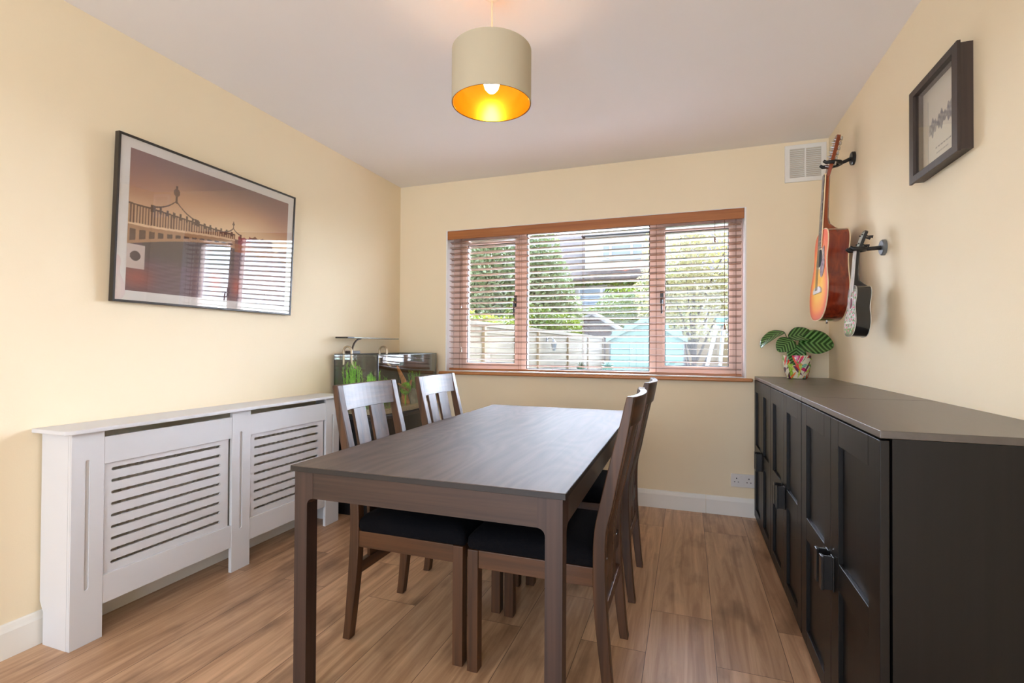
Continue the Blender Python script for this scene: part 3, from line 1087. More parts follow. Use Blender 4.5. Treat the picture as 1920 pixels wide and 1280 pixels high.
prism(bow_outline(0.03, 0.355, -0.90, -0.03, 0.04), 0.0, 0.05).build('plinth', M['aq_black'], st)
prism(bow_outline(0.03, 0.360, -0.905, -0.03, 0.05), 0.0505, 0.640).build('stand_body', M['aq_black'], st, bevel=0.002)
prism(bow_outline(0.022, 0.385, -0.915, -0.022, 0.065), 0.6405, 0.6645).build('stand_top', mat('charcoal_laminate', rgb(46, 44, 44), 0.35), st, bevel=0.003)
for sy in (-0.47, -0.452):
    MB().box((0.405, sy - 0.005, 0.28), (0.424, sy + 0.005, 0.40)).build('door_handle', M['steel'], st, bevel=0.002)
aq = thing('aquarium', (0.2, -0.46, AZ0), 'planted glass aquarium with a bowed front standing in the left corner', 'aquarium')
M['tank_glass'] = glass_mat('tank_glass', 0.065, (0.98, 0.995, 0.985, 1))
OUT = bow_outline(AX0, AX1, AY0, AY1, 0.055)
INN = bow_outline(AX0 + 0.006, AX1 - 0.006, AY0 + 0.006, AY1 - 0.006, 0.053)
mb = MB()
nn = len(OUT)
mb.plate([OUT, INN], lambda u, v, w: (u, v, w), AZ0 + 0.006, AZ1)
mb.build('glass_tank', M['tank_glass'], aq)
prism(OUT, AZ0, AZ0 + 0.0055).build('tank_base', M['aq_black'], aq)
MB().box((AX0 - 0.004, AY0 + 0.002, AZ0 + 0.01), (AX0 - 0.0005, AY1 - 0.002, AZ1)).build('back_film', mat('dark_film', rgb(34, 27, 22), 0.6), aq)
MB().box((AX0 + 0.002, AY1 + 0.0005, AZ0 + 0.01), (AX1 - 0.002, AY1 + 0.004, AZ1)).build('back_film', bpy.data.materials['dark_film'], aq)
rim = MB()
rim.plate([OUT, bow_outline(AX0 + 0.012, AX1 - 0.012, AY0 + 0.012, AY1 - 0.012, 0.051)], lambda u, v, w: (u, v, w), AZ1 + 0.0003, AZ1 + 0.006)
rim.build('rim', mat('rim_dark', rgb(70, 72, 66), 0.4), aq)
MB().box((AX1 - 0.006, AY0 - 0.001, AZ0), (AX1 + 0.004, AY0 + 0.007, AZ1)).build('corner_seal', M['aq_black'], aq)
gr = bow_outline(AX0 + 0.007, AX1 - 0.007, AY0 + 0.007, AY1 - 0.007, 0.053)
prism(gr, AZ0 + 0.006, AZ0 + 0.040).build('gravel', mat('gravel', rgb(176, 158, 128), 0.9, var=0.35, scale=160, bump=0.6, bscale=140), aq)['kind'] = 'stuff'
prism(bow_outline(AX0 + 0.008, AX1 - 0.008, AY0 + 0.008, AY1 - 0.008, 0.052), AZ0 + 0.041, AZ1 - 0.022).build('water', glass_mat('water', 0.0, (0.97, 0.99, 0.96, 1)), aq)

M['aq_leaf1'] = leaf_mat('bright_stem_leaf', rgb(120, 205, 40), rgb(180, 245, 90), 30, 0.25)
M['aq_leaf2'] = leaf_mat('dark_stem_leaf', rgb(76, 150, 36), rgb(130, 200, 66), 30, 0.25)


def water_plant(x, y, n, hgt, spread, m_, label):
    t = thing('aquarium_plant', (x, y, AZ0 + 0.040), label, 'plant', 'water plants in the aquarium')
    rs = random.Random(int(x * 9000 + y * 777))
    lv, stx = MB(), MB()
    for i in range(n):
        bx, by = rs.uniform(-spread, spread) * 0.6, rs.uniform(-spread, spread)
        h = hgt * rs.uniform(0.6, 1.0)
        tx, ty = bx + rs.uniform(-0.02, 0.02), by + rs.uniform(-0.03, 0.03)
        pts = [(x + bx + (tx - bx) * s, y + by + (ty - by) * s, AZ0 + 0.0402 + h * s) for s in (0, 0.35, 0.7, 1)]
        stx.tube(pts, 0.0016, 5)
        for k in range(26):
            s = 0.15 + 0.85 * k / 25
            c = Vector((x + bx + (tx - bx) * s, y + by + (ty - by) * s, AZ0 + 0.04 + h * s))
            a = rs.uniform(0, 2 * PI)
            d = Vector((math.cos(a), math.sin(a), 0.75)).normalized()
            side = d.cross(Vector((0, 0, 1))).normalized() * 0.0022
            L_ = rs.uniform(0.014, 0.026)
            lv.add([c - side, c + side, c + d * L_ + side * 0.6, c + d * L_ - side * 0.6], [(0, 1, 2, 3)])
    lv.build('leaves', m_, t)
    stx.build('stems', m_, t)


water_plant(0.125, -0.785, 30, 0.325, 0.055, M['aq_leaf1'], 'tall bright green feathery water plant at the near end of the aquarium')
water_plant(0.255, -0.765, 22, 0.25, 0.055, M['aq_leaf1'], 'shorter bright green water plant beside the tall one in the aquarium')
water_plant(0.31, -0.28, 30, 0.24, 0.055, M['aq_leaf2'], 'dark green bushy water plant right of the driftwood')
water_plant(0.20, -0.52, 24, 0.20, 0.06, M['aq_leaf2'], 'dark green water plant left of the driftwood, mid aquarium')
dw = MB()
dw.tube([(0.33, -0.43, AZ0 + 0.0402), (0.325, -0.44, 0.76), (0.315, -0.42, 0.82), (0.32, -0.45, 0.88), (0.30, -0.47, 0.94), (0.29, -0.49, 0.985)], [0.034, 0.024, 0.028, 0.018, 0.013, 0.006], 10)
dw.tube([(0.32, -0.43, 0.78), (0.335, -0.39, 0.83), (0.335, -0.36, 0.875)], [0.02, 0.014, 0.005], 8)
dw.tube([(0.32, -0.44, 0.80), (0.33, -0.49, 0.84), (0.325, -0.53, 0.86)], [0.018, 0.012, 0.005], 8)
tag(dw.build('driftwood', mat('driftwood_bark', rgb(176, 112, 58), 0.8, var=0.4, scale=40, bump=0.6, bscale=60), None, smooth=True, loc=(0.33, -0.43, AZ0 + 0.040)),
    'orange brown branching driftwood standing in the aquarium', 'driftwood')
rk = MB()
rk.lathe([(0.003, 0.0002), (0.042, 0.0004), (0.045, 0.03), (0.036, 0.07), (0.02, 0.10), (0.003, 0.112)], (0.36, -0.375, AZ0 + 0.040), 9, True)
tag(rk.build('rock', mat('grey_rock', rgb(126, 122, 112), 0.85, var=0.3, scale=30, bump=0.5, bscale=40), None, loc=(0.36, -0.375, AZ0 + 0.040)), 'grey pointed rock beside the driftwood in the aquarium', 'rock')
mo = thing('moss_ball', (0.362, -0.47, 0.0 + AZ0 + 0.0405), 'lime green moss clump against the driftwood in the aquarium', 'moss')
rs = random.Random(5)
mb = MB()
for k in range(700):
    d = Vector((rs.gauss(0, 1), rs.gauss(0, 1), rs.gauss(0, 1))).normalized()
    c = Vector((0.352, -0.47, AZ0 + 0.04 + 0.115)) + Vector((d.x * 0.03, d.y * 0.038, d.z * 0.036))
    s1 = d.cross(Vector((0.3, 0.5, 0.8))).normalized() * 0.004
    mb.add([c - s1, c + s1, c + d * 0.012 + s1 * 0.3, c + d * 0.012 - s1 * 0.3], [(0, 1, 2, 3)])
mb.tube([(0.35, -0.47, AZ0 + 0.0405), (0.352, -0.47, AZ0 + 0.13)], 0.006, 6)
mb.build('fronds', leaf_mat('moss_leaf', rgb(120, 190, 30), rgb(170, 226, 60), 40), mo)

# clip-on light above the tank
al = thing('aquarium_light', (0.05, -0.70, AZ1 + 0.006), 'slim grey clip-on lamp arching over the aquarium', 'lamp')
MB().box((0.022, -0.745, 1.0785), (0.085, -0.655, 1.098)).build('clamp', mat('clamp_black', rgb(58, 50, 46), 0.4), al, bevel=0.003)
arc = [(0.06 + 0.001 * k, -0.715 + 0.085 * (1 - math.cos(PI / 2 * k / 12)), 1.098 + 0.088 * math.sin(PI / 2 * k / 12)) for k in range(13)]
MB().tube([(0.06, -0.715, 1.09)] + arc, 0.0065, 10).build('gooseneck', mat('gooseneck_bronze', rgb(86, 76, 68), 0.35, metal=0.6), al, smooth=True)
MB().box((0.02, -0.845, 1.1865), (0.125, -0.205, 1.1945)).build('light_bar', mat('brushed_aluminium', rgb(150, 150, 140), 0.35, metal=0.7), al, bevel=0.003)
MB().box((0.02, -0.848, 1.186), (0.125, -0.775, 1.196)).build('light_end_cap', M['aq_black'], al, bevel=0.002)
for yy, lab in ((-0.79, 'curved glass filter pipe at the near end of the aquarium'), (-0.36, 'curved glass filter pipe by the wall corner end of the aquarium')):
    pts = [(0.046, yy, 1.0)] + [(0.046, yy, 1.08)] + [(0.079 - 0.033 * math.cos(PI * k / 12), yy, 1.096 + 0.033 * math.sin(PI * k / 12)) for k in range(13)]
    pts += [(0.112, yy, 1.06), (0.114, yy, 1.02), (0.125, yy + 0.006, 0.99), (0.145, yy + 0.012, 0.975)]
    mb = MB().tube(pts, 0.0075, 12)
    tag(mb.build('filter_pipe', mat('pipe_glaze', rgb(190, 170, 140), 0.15, coat=1.0, metal=0.4), None, smooth=True, loc=(0.08, yy, 1.0)), lab, 'pipe', 'filter pipes hooked into the aquarium')

# ------------------------------------------------------------------ guitar
def outline(ctrl, m_=6):
    half = catmull(ctrl, m_)
    right = [(w, v) for v, w in half]
    left = [(-w, v) for v, w in half[-2:0:-1]]
    return right + left


M['ribs'] = wood('mahogany_ribs', rgb(92, 28, 14), rgb(140, 50, 24), 2, rough=0.12, across=45, bump=0.0, coat=0.6)
M['ivory'] = mat('cream_binding', rgb(236, 214, 172), 0.4)
M['neck_wood'] = wood('mahogany_neck', rgb(104, 40, 14), rgb(150, 66, 26), 2, rough=0.2, across=40, bump=0.0, coat=0.4)
M['rosewood'] = mat('rosewood', rgb(52, 36, 28), 0.4, var=0.2, scale=60)
M['pearl'] = mat('pearl_inlay', rgb(222, 220, 214), 0.2, var=0.08, scale=60)
M['hole_dark'] = mat('soundhole_dark', rgb(20, 12, 8), 0.9)


def instrument(name, loc, rot, ctrl, dep, label, cat, rib, top_cols, face, neck, hole_v, hole_r, kind):
    t = thing(name, loc, label, cat)
    t.rotation_euler = rot
    out = outline(ctrl)
    L_ = ctrl[-1][0]
    x0, x1 = -dep / 2, dep / 2          # front is -x
    f_ = lambda u, v, w: (w, u, v)
    body = MB().loft([[(x0 + 0.0015, u, v) for u, v in out], [(x1 - 0.003, u, v) for u, v in out]])
    body.build('body', rib, t, world=False, smooth=True)
    # front painted in rings from the middle to the edge
    NR = 14
    cu, cv = 0.0, L_ * 0.40
    nn_ = len(out)
    pts, faces, fr = [(x0, cu, cv)], [], [0.0]
    for k in range(1, NR + 1):
        s = k / NR
        for u, v in out:
            pts.append((x0 - 0.0015 * (1 - s * s), cu + (u - cu) * s, cv + (v - cv) * s))
            fr.append(s)
    for i in range(nn_):
        faces.append((0, 1 + i, 1 + (i + 1) % nn_))
    for k in range(NR - 1):
        for i in range(nn_):
            a, b = 1 + k * nn_ + i, 1 + k * nn_ + (i + 1) % nn_
            faces.append((a, a + nn_, b + nn_, b))
    ob = MB().add(pts, faces).build('soundboard', face, t, world=False)
    for p_ in ob.data.polygons:
        p_.use_smooth = True
    c = np.ones((len(pts), 4), np.float32)
    c[:, :3] = to_lin(top_cols(np.array(fr), np.array([p[2] for p in pts]) / L_, np.array([p[1] for p in pts])))
    at = ob.data.color_attributes.new('Col', 'FLOAT_COLOR', 'POINT')
    at.data.foreach_set('color', c.ravel())
    for x in (x0 + 0.001, x1 - 0.002):
        MB().tube([(x, u, v) for u, v in out + out[:1]], 0.0028 if kind == 'guitar' else 0.0012, 6).build('binding', M['ivory'] if kind == 'guitar' else M['pearl'], t, world=False, smooth=True)
    MB().plate([circle(0, hole_v, hole_r * 1.22), circle(0, hole_v, hole_r)], f_, x0 - 0.0022, x0 - 0.0016).build('rosette', M['ivory'] if kind == 'guitar' else M['pearl'], t, world=False)
    MB().plate([circle(0, hole_v, hole_r)], f_, x0 - 0.0021, x0 - 0.0016).build('sound_hole', M['hole_dark'] if kind == 'guitar' else mat('soundhole_red', rgb(110, 20, 40), 0.7), t, world=False)
    return t, x0, x1, f_


def sunburst(fr, v, u):
    c = np.zeros((len(fr), 3)) + np.array([252, 190, 26]) / 255.0
    c = mixc(c, (248, 146, 22), smooth(0.35, 0.75, fr))
    c = mixc(c, (226, 84, 22), smooth(0.70, 0.93, fr))
    c = mixc(c, (176, 44, 16), smooth(0.92, 1.0, fr))
    c = mixc(c, (226, 84, 26), smooth(0.55, 0.95, v) * 0.8)
    return c


GC = [(0, 0.0), (0.002, 0.05), (0.012, 0.105), (0.04, 0.155), (0.085, 0.188), (0.14, 0.199), (0.20, 0.190), (0.26, 0.160), (0.31, 0.142), (0.345, 0.139),
      (0.385, 0.145), (0.425, 0.147), (0.46, 0.136), (0.485, 0.108), (0.497, 0.068), (0.502, 0.03), (0.503, 0.0)]
GT = 0.055
gt, gx0, gx1, gf = instrument('acoustic_guitar', (3.050, -0.52, 1.285), (0, GT, 0), GC, 0.100, 'sunburst acoustic guitar hanging by its headstock on the right wall', 'guitar',
                              M['ribs'], sunburst, paint_mat('sunburst_lacquer', 0.35, coat=0.1, spec=0.2), None, 0.345, 0.050, 'guitar')
# neck, fretboard, head
nk = MB()
ring = lambda z, wd, xb: [(gx0 - 0.001, -wd, z), (gx0 - 0.001, wd, z), (gx0 + xb * 0.6, wd * 0.95, z), (gx0 + xb, wd * 0.45, z), (gx0 + xb, -wd * 0.45, z), (gx0 + xb * 0.6, -wd * 0.95, z)]
nk.loft([ring(0.5035, 0.029, 0.085), ring(0.515, 0.0285, 0.060), ring(0.535, 0.0282, 0.035), ring(0.57, 0.0275, 0.025), ring(0.68, 0.025, 0.022), ring(0.80, 0.0225, 0.020)])
nk.build('neck', M['neck_wood'], gt, world=False, smooth=True)
fb = MB().loft([[(gx0 - 0.0075, -w_, z), (gx0 - 0.0075, w_, z), (gx0 - 0.0018, w_, z), (gx0 - 0.0018, -w_, z)] for z, w_ in ((0.402, 0.029), (0.805, 0.0222))])
fbo = fb.build('fretboard', M['rosewood'], gt, world=False)
for k in range(1, 21):
    z = 0.805 - 0.645 * (1 - 2 ** (-k / 12))
    if z > 0.405:
        w_ = 0.0222 + (0.805 - z) / 0.403 * 0.0068
        MB().box((gx0 - 0.0088, -w_, z - 0.0009), (gx0 - 0.0074, w_, z + 0.0009)).build('fret', M['steel'], fbo, world=False)
for k in (1, 3, 5, 7, 9, 12, 15, 17):
    z = 0.805 - 0.645 * (1 - 2 ** (-(k - 0.5) / 12))
    hz = 0.006 if k < 12 else 0.004
    MB().box((gx0 - 0.0079, -0.014, z - hz), (gx0 - 0.0074, 0.014, z + hz)).build('inlay', M['pearl'], fbo, world=False)
for s in (-1, 1):
    MB().loft([[(gx0 - 0.0078, s * w_, z), (gx0 - 0.0018, s * w_, z), (gx0 - 0.0018, s * (w_ + 0.0015), z), (gx0 - 0.0078, s * (w_ + 0.0015), z)] for z, w_ in ((0.402, 0.0291), (0.805, 0.0223))]).build('edge_binding', M['ivory'], fbo, world=False)
MB().box((gx0 - 0.0098, -0.0225, 0.8055), (gx0 - 0.0005, 0.0225, 0.811)).build('nut', M['ivory'], gt, world=False)
HA = math.radians(10)
hd = lambda u, v, w: (gx0 + 0.001 + (v - 0.806) * math.sin(HA) + w * math.cos(HA), u, 0.806 + (v - 0.806) * math.cos(HA) - w * math.sin(HA))
MB().plate([[(-0.0225, 0.800), (0.0225, 0.800), (0.036, 0.850), (0.037, 1.005), (0.030, 1.022), (0.0, 1.030), (-0.030, 1.022), (-0.037, 1.005), (-0.036, 0.850)]], hd, -0.001, 0.017).build('headstock', M['neck_wood'], gt, world=False, bevel=0.002)
for s in (-1, 1):
    for k in range(6):
        v = 0.862 + k * 0.027
        mb = MB().tube([hd(s * 0.020, v, 0.0), hd(s * 0.020, v, -0.012)], 0.003, 8)
        mb.tube([hd(s * 0.030, v, 0.022), hd(s * 0.048, v, 0.022)], 0.0025, 6)
        mb.tube([hd(s * 0.048, v - 0.007, 0.022), hd(s * 0.051, v, 0.022), hd(s * 0.048, v + 0.007, 0.022)], [0.004, 0.0055, 0.004], 8)
        mb.box(hd(s * 0.022, v - 0.006, 0.0172), hd(s * 0.036, v + 0.006, 0.0290))
        mb.build('tuner', M['steel'], gt, world=False, smooth=True)
pg = [(-0.020, 0.29), (-0.056, 0.345), (-0.050, 0.395), (-0.080, 0.400), (-0.098, 0.345), (-0.106, 0.285), (-0.085, 0.245), (-0.05, 0.235), (-0.025, 0.258)]
pg = catmull(pg, 4, True)
MB().plate([pg], gf, gx0 - 0.0028, gx0 - 0.0019).build('pickguard', mat('mottled_pickguard', rgb(150, 128, 138), 0.25, var=0.4, scale=70), gt, world=False)
MB().plate([[(-0.080, 0.150), (0.080, 0.150), (0.080, 0.172), (0.045, 0.186), (-0.045, 0.186), (-0.080, 0.172)]], gf, gx0 - 0.010, gx0 - 0.0012).build('bridge', mat('pale_bridge', rgb(206, 206, 212), 0.3), gt, world=False, bevel=0.002)
mb = MB()
for k in range(12):
    u = -0.024 + k * 0.048 / 11
    mb.tube([(gx0 - 0.0115, u * 1.1, 0.165), (gx0 - 0.0105, u * 0.72, 0.808)], 0.0005, 4)
mb.build('strings', M['steel'], gt, world=False)
MB().lathe([(0.002, -0.014), (0.006, -0.012), (0.004, -0.006), (0.005, 0.0)], (0, 0, 0), 12, True).build('strap_button', M['steel'], gt, world=False, smooth=True)


def hanger(loc, arm, spread, label, plate_mat, prong, zoff=0.0):
    t = thing('guitar_hanger', loc, label, 'wall hook', 'instrument hangers on the right wall')
    x, y, z = loc
    MB().loft([[(x - d, y + r * math.cos(2 * PI * k / 28), z + r * math.sin(2 * PI * k / 28)) for k in range(28)] for d, r in ((0.0003, 0.036), (0.012, 0.036), (0.016, 0.032))]).build('wall_plate', plate_mat, t, smooth=True)
    MB().tube([(x - 0.016, y, z), (x - arm, y, z + zoff)], [0.010, 0.009], 12).build('arm', M['black_metal'], t, smooth=True)
    for s in (-1, 1):
        pts = [(x - arm, y, z + zoff), (x - arm - 0.012, y + s * spread * 0.7, z + zoff), (x - arm - 0.03, y + s * spread, z + zoff), (x - arm - prong, y + s * spread, z + zoff), (x - arm - prong - 0.012, y + s * spread * 0.96, z + zoff + 0.010)]
        MB().tube(pts, [0.011, 0.011, 0.010, 0.010, 0.008], 10).build('padded_prong', M['black_metal'], t, smooth=True)
    return t


hanger((W, -0.52, 2.172), 0.062, 0.040, 'black wall hanger holding the sunburst guitar by its neck', M['black_metal'], 0.080, -0.02)


# ------------------------------------------------------------------ ukulele
def floral(fr, v, u):
    n_ = np.sin(u * 160 + v * 31) + np.sin(v * 47 - u * 90) + np.sin(v * 83 + 2)
    c = np.zeros((len(fr), 3)) + np.array([196, 196, 200]) / 255.0
    c = mixc(c, (70, 140, 66), (n_ > 0.9).astype(float))
    c = mixc(c, (214, 110, 140), (n_ < -1.1).astype(float))
    c = mixc(c, (60, 150, 60), ((v < 0.16)).astype(float) * (n_ > -0.4))
    c = mixc(c, (24, 24, 26), smooth(0.90, 0.96, fr))
    return c


UC = [(0, 0.0), (0.001, 0.025), (0.006, 0.052), (0.02, 0.073), (0.045, 0.086), (0.07, 0.088), (0.10, 0.078), (0.125, 0.064), (0.145, 0.059), (0.165, 0.062),
      (0.19, 0.067), (0.215, 0.062), (0.23, 0.048), (0.237, 0.026), (0.238, 0.0)]
uk, ux0, ux1, uf = instrument('ukulele', (3.066, -0.965, 1.188), (0, 0.075, 0), UC, 0.060, 'small black ukulele with a floral front hanging on the right wall', 'ukulele',
                              mat('black_lacquer', rgb(20, 20, 22), 0.1, coat=0.5), floral, paint_mat('floral_lacquer', 0.25, coat=0.5), None, 0.155, 0.026, 'uke')
ring = lambda z, wd, xb: [(ux0 - 0.001, -wd, z), (ux0 - 0.001, wd, z), (ux0 + xb * 0.6, wd * 0.95, z), (ux0 + xb, wd * 0.45, z), (ux0 + xb, -wd * 0.45, z), (ux0 + xb * 0.6, -wd * 0.95, z)]
M['uke_black'] = mat('black_satin', rgb(24, 24, 25), 0.3)
MB().loft([ring(0.2385, 0.021, 0.058), ring(0.247, 0.021, 0.042), ring(0.262, 0.0205, 0.024), ring(0.29, 0.020, 0.017), ring(0.40, 0.0175, 0.015)]).build('neck', M['uke_black'], uk, world=False, smooth=True)
MB().loft([[(ux0 - 0.005, -w_, z), (ux0 - 0.005, w_, z), (ux0 - 0.0016, w_, z), (ux0 - 0.0016, -w_, z)] for z, w_ in ((0.205, 0.021), (0.402, 0.0175))]).build('fretboard', mat('glare_fretboard', rgb(206, 202, 200), 0.25), uk, world=False)  # probably a dark board; window glare is put into its pale colour
uh = lambda u, v, w: (ux0 + 0.001 + (v - 0.40) * math.sin(0.26) + w * math.cos(0.26), u, 0.40 + (v - 0.40) * math.cos(0.26) - w * math.sin(0.26))
MB().plate([[(-0.0175, 0.398), (0.0175, 0.398), (0.026, 0.425), (0.027, 0.492), (0.012, 0.500), (-0.012, 0.500), (-0.027, 0.492), (-0.026, 0.425)]], uh, -0.001, 0.012).build('headstock', M['uke_black'], uk, world=False, bevel=0.0015)
MB().plate([[(-0.022, 0.418), (0.022, 0.418), (0.023, 0.488), (-0.023, 0.488)]], uh, -0.002, -0.0011).build('head_veneer', mat('silver_veneer', rgb(186, 196, 190), 0.25, var=0.2, scale=80), uk, world=False)
for s in (-1, 1):
    for v in (0.432, 0.475):
        mb = MB().tube([uh(s * 0.017, v, -0.008), uh(s * 0.017, v, 0.022)], 0.003, 8)
        mb.tube([uh(s * 0.017, v, 0.022), uh(s * 0.019, v + 0.002, 0.038)], [0.004, 0.007], 8)
        mb.build('tuner', M['uke_black'], uk, world=False, smooth=True)
MB().box((ux0 - 0.008, -0.032, 0.058), (ux0 - 0.001, 0.032, 0.068)).build('bridge', M['pearl'], uk, world=False, bevel=0.0015)
mb = MB()
for k in range(4):
    u = -0.012 + k * 0.008
    mb.tube([(ux0 - 0.0085, u, 0.063), (ux0 - 0.007, u, 0.402)], 0.0005, 4)
mb.build('strings', M['pearl'], uk, world=False)
hanger((W, -0.965, 1.600), 0.078, 0.027, 'black wall hanger with pale grey face holding the ukulele', mat('grey_plate', rgb(120, 124, 128), 0.3, metal=0.4), 0.055, -0.004)

# ------------------------------------------------------------------ potted calathea
PX, PY = 2.968, -0.165
pp = thing('potted_plant', (PX, PY, CT), 'striped round-leaved houseplant in a colourful floral pot on the far cabinet', 'plant')


def floral_pot(U, V):
    rs_ = np.random.RandomState(11)
    c = np.zeros((len(U), 3)) + np.array([232, 226, 204]) / 255.0
    cols = [(222, 62, 44), (206, 40, 100), (92, 150, 50), (150, 190, 70), (232, 120, 60), (60, 110, 50), (240, 200, 150), (90, 40, 70), (120, 180, 160), (224, 60, 50), (180, 205, 90)]
    for k in range(90):
        u0, v0, a = rs_.rand(), rs_.rand(), rs_.rand() * PI
        L_, w_ = 0.16 + 0.2 * rs_.rand(), 0.035 + 0.04 * rs_.rand()
        du = (np.mod(U - u0 + 0.5, 1) - 0.5) * 3.2
        dv = V - v0
        p_ = du * math.cos(a) + dv * math.sin(a)
        q_ = -du * math.sin(a) + dv * math.cos(a)
        s_ = np.clip(p_ / L_, -1, 1)
        m_ = (np.abs(p_) < L_) & (np.abs(q_) < w_ * (1 - s_ ** 2) * (1 + 0.4 * s_))
        col = cols[k % len(cols)]
        c = mixc(c, col, m_.astype(float))
        c = mixc(c, tuple(min(255, x * 1.25 + 20) for x in col), (m_ & (np.abs(q_) < 0.006)).astype(float))
    return c


PROF = catmull([(0.046, 0.0), (0.056, 0.004), (0.066, 0.03), (0.074, 0.07), (0.079, 0.11), (0.080, 0.145)], 4)


def pot_at(u, v):
    k = v * (len(PROF) - 1)
    i = min(int(k), len(PROF) - 2)
    t = k - i
    r = PROF[i][0] * (1 - t) + PROF[i + 1][0] * t
    z = PROF[i][1] * (1 - t) + PROF[i + 1][1] * t
    return (PX + r * math.cos(2 * PI * u), PY + r * math.sin(2 * PI * u), CT + z)


pot = painted_grid('pot', pot_at, 180, 90, floral_pot, M['print_coat'], pp)
MB().lathe([(0.001, 0.0006), (0.046, 0.0006)], (PX, PY, CT), 24, False).lathe([(0.080, 0.145), (0.075, 0.145), (0.073, 0.112)], (PX, PY, CT), 48).build('pot_rim', mat('glaze_red', rgb(226, 120, 96), 0.25), pp, smooth=True)
MB().lathe([(0.001, 0.1135), (0.0735, 0.1135)], (PX, PY, CT), 32).build('soil', mat('potting_soil', rgb(48, 34, 24), 0.95, bump=0.5, bscale=90), pp)


def calathea_mat():
    m, n, l, p = new_mat('striped_leaf')
    uv = n.new('ShaderNodeUVMap')
    sx = n.new('ShaderNodeSeparateXYZ')
    l.new(uv.outputs[0], sx.inputs[0])
    ab = n.new('ShaderNodeMath')
    ab.operation = 'ABSOLUTE'
    l.new(sx.outputs['X'], ab.inputs[0])
    ma = n.new('ShaderNodeMath')
    ma.operation = 'MULTIPLY_ADD'
    ma.inputs[1].default_value = -0.36
    l.new(ab.outputs[0], ma.inputs[0])
    l.new(sx.outputs['Y'], ma.inputs[2])
    mu = n.new('ShaderNodeMath')
    mu.operation = 'MULTIPLY'
    mu.inputs[1].default_value = 6.5 * 2 * PI
    l.new(ma.outputs[0], mu.inputs[0])
    sn = n.new('ShaderNodeMath')
    sn.operation = 'SINE'
    l.new(mu.outputs[0], sn.inputs[0])
    r = n.new('ShaderNodeValToRGB')
    r.color_ramp.elements[0].position = 0.45
    r.color_ramp.elements[1].position = 0.75
    r.color_ramp.elements[0].color = rgb(24, 64, 14)
    r.color_ramp.elements[1].color = rgb(104, 150, 84)
    ad = n.new('ShaderNodeMath')
    ad.operation = 'MULTIPLY_ADD'
    ad.inputs[1].default_value = 0.5
    ad.inputs[2].default_value = 0.5
    l.new(sn.outputs[0], ad.inputs[0])
    l.new(ad.outputs[0], r.inputs[0])
    l.new(r.outputs[0], p.inputs['Base Color'])
    p.inputs['Roughness'].default_value = 0.28
    return m


M['calathea'] = calathea_mat()
M['stem'] = mat('green_stem', rgb(84, 110, 46), 0.5)


def calathea_leaf(base, d, nrm, L_, wd, droop, fold=0.15):
    """leaf from base along d, facing nrm, drooping towards its tip; stem from the pot"""
    base, d, nrm = Vector(base), Vector(d).normalized(), Vector(nrm).normalized()
    side = d.cross(nrm).normalized()
    nrm = side.cross(d).normalized()
    NU, NV = 10, 16
    vs, uvs, fs = [], [], []
    p = base.copy()
    cd, cn = d.copy(), nrm.copy()
    for j in range(NV + 1):
        v = j / NV
        w_ = wd * (max(0.0, math.sin(PI * min(1, v * 0.97 + 0.015)) ** 0.62)) * (1.08 - 0.22 * v)
        for i in range(NU + 1):
            u = -1 + 2 * i / NU
            wob = 0.02 * math.sin(v * 14 + u * 3) * abs(u) * wd
            q = p + side * (u * w_) + cn * (fold * w_ * u * u + wob)
            vs.append(q)
            uvs.append((u * w_ / wd, v))
        rot = Matrix.Rotation(-droop / NV, 3, side)
        cd = rot @ cd
        cn = rot @ cn
        p = p + cd * (L_ / NV)
    for j in range(NV):
        for i in range(NU):
            a = j * (NU + 1) + i
            fs.append((a, a + 1, a + NU + 2, a + NU + 1))
    ob = MB().add(vs, fs).build('leaf', M['calathea'], pp, smooth=False)
    ul = ob.data.uv_layers.new(name='UVMap')
    for lp in ob.data.loops:
        ul.data[lp.index].uv = uvs[lp.vertex_index]
    for pl in ob.data.polygons:
        pl.use_smooth = True
    sd = ob.modifiers.new('thick', 'SOLIDIFY')
    sd.thickness = 0.0012
    root = Vector((PX, PY, CT + 0.113)) + Vector((base.x - PX, base.y - PY, 0)) * 0.3
    mid = (root + base) / 2 + Vector((0, 0, 0.02))
    MB().tube([root, mid, base, base + d * 0.01], [0.003, 0.0025, 0.002, 0.0015], 7).build('stalk', M['stem'], pp, smooth=True)


calathea_leaf((PX - 0.065, PY + 0.02, CT + 0.290), (-1, -0.25, -0.05), (-0.20, -0.50, 0.85), 0.180, 0.050, 1.25)        # left, catches the window light
calathea_leaf((PX - 0.025, PY - 0.02, CT + 0.240), (-0.75, -0.55, -0.40), (-0.2, -0.85, 0.45), 0.120, 0.058, 0.6)     # small, left middle
calathea_leaf((PX - 0.012, PY - 0.045, CT + 0.210), (-0.05, -0.40, -0.90), (0.05, -0.9, 0.40), 0.130, 0.055, 0.35)      # drooping over the pot
calathea_leaf((PX + 0.005, PY - 0.03, CT + 0.225), (0.95, -0.30, 0.02), (0.05, -0.80, 0.60), 0.185, 0.095, 0.35)       # big, right
calathea_leaf((PX - 0.045, PY + 0.01, CT + 0.262), (0.90, -0.15, 0.25), (-0.25, -0.66, 0.72), 0.150, 0.068, 0.55)      # upper
calathea_leaf((PX + 0.00, PY + 0.045, CT + 0.275), (0.65, 0.15, 0.25), (-0.1, -0.4, 0.9), 0.12, 0.045, 0.8)
calathea_leaf((PX - 0.03, PY + 0.035, CT + 0.21), (-0.4, -0.6, 0.35), (-0.3, -0.5, 0.8), 0.085, 0.035, 0.8)

# ------------------------------------------------------------------ garden
GZ = -0.35


def ext(r, g, b, k=0.145):
    c = rgb(r, g, b)
    return (c[0] * k, c[1] * k, c[2] * k, 1.0)


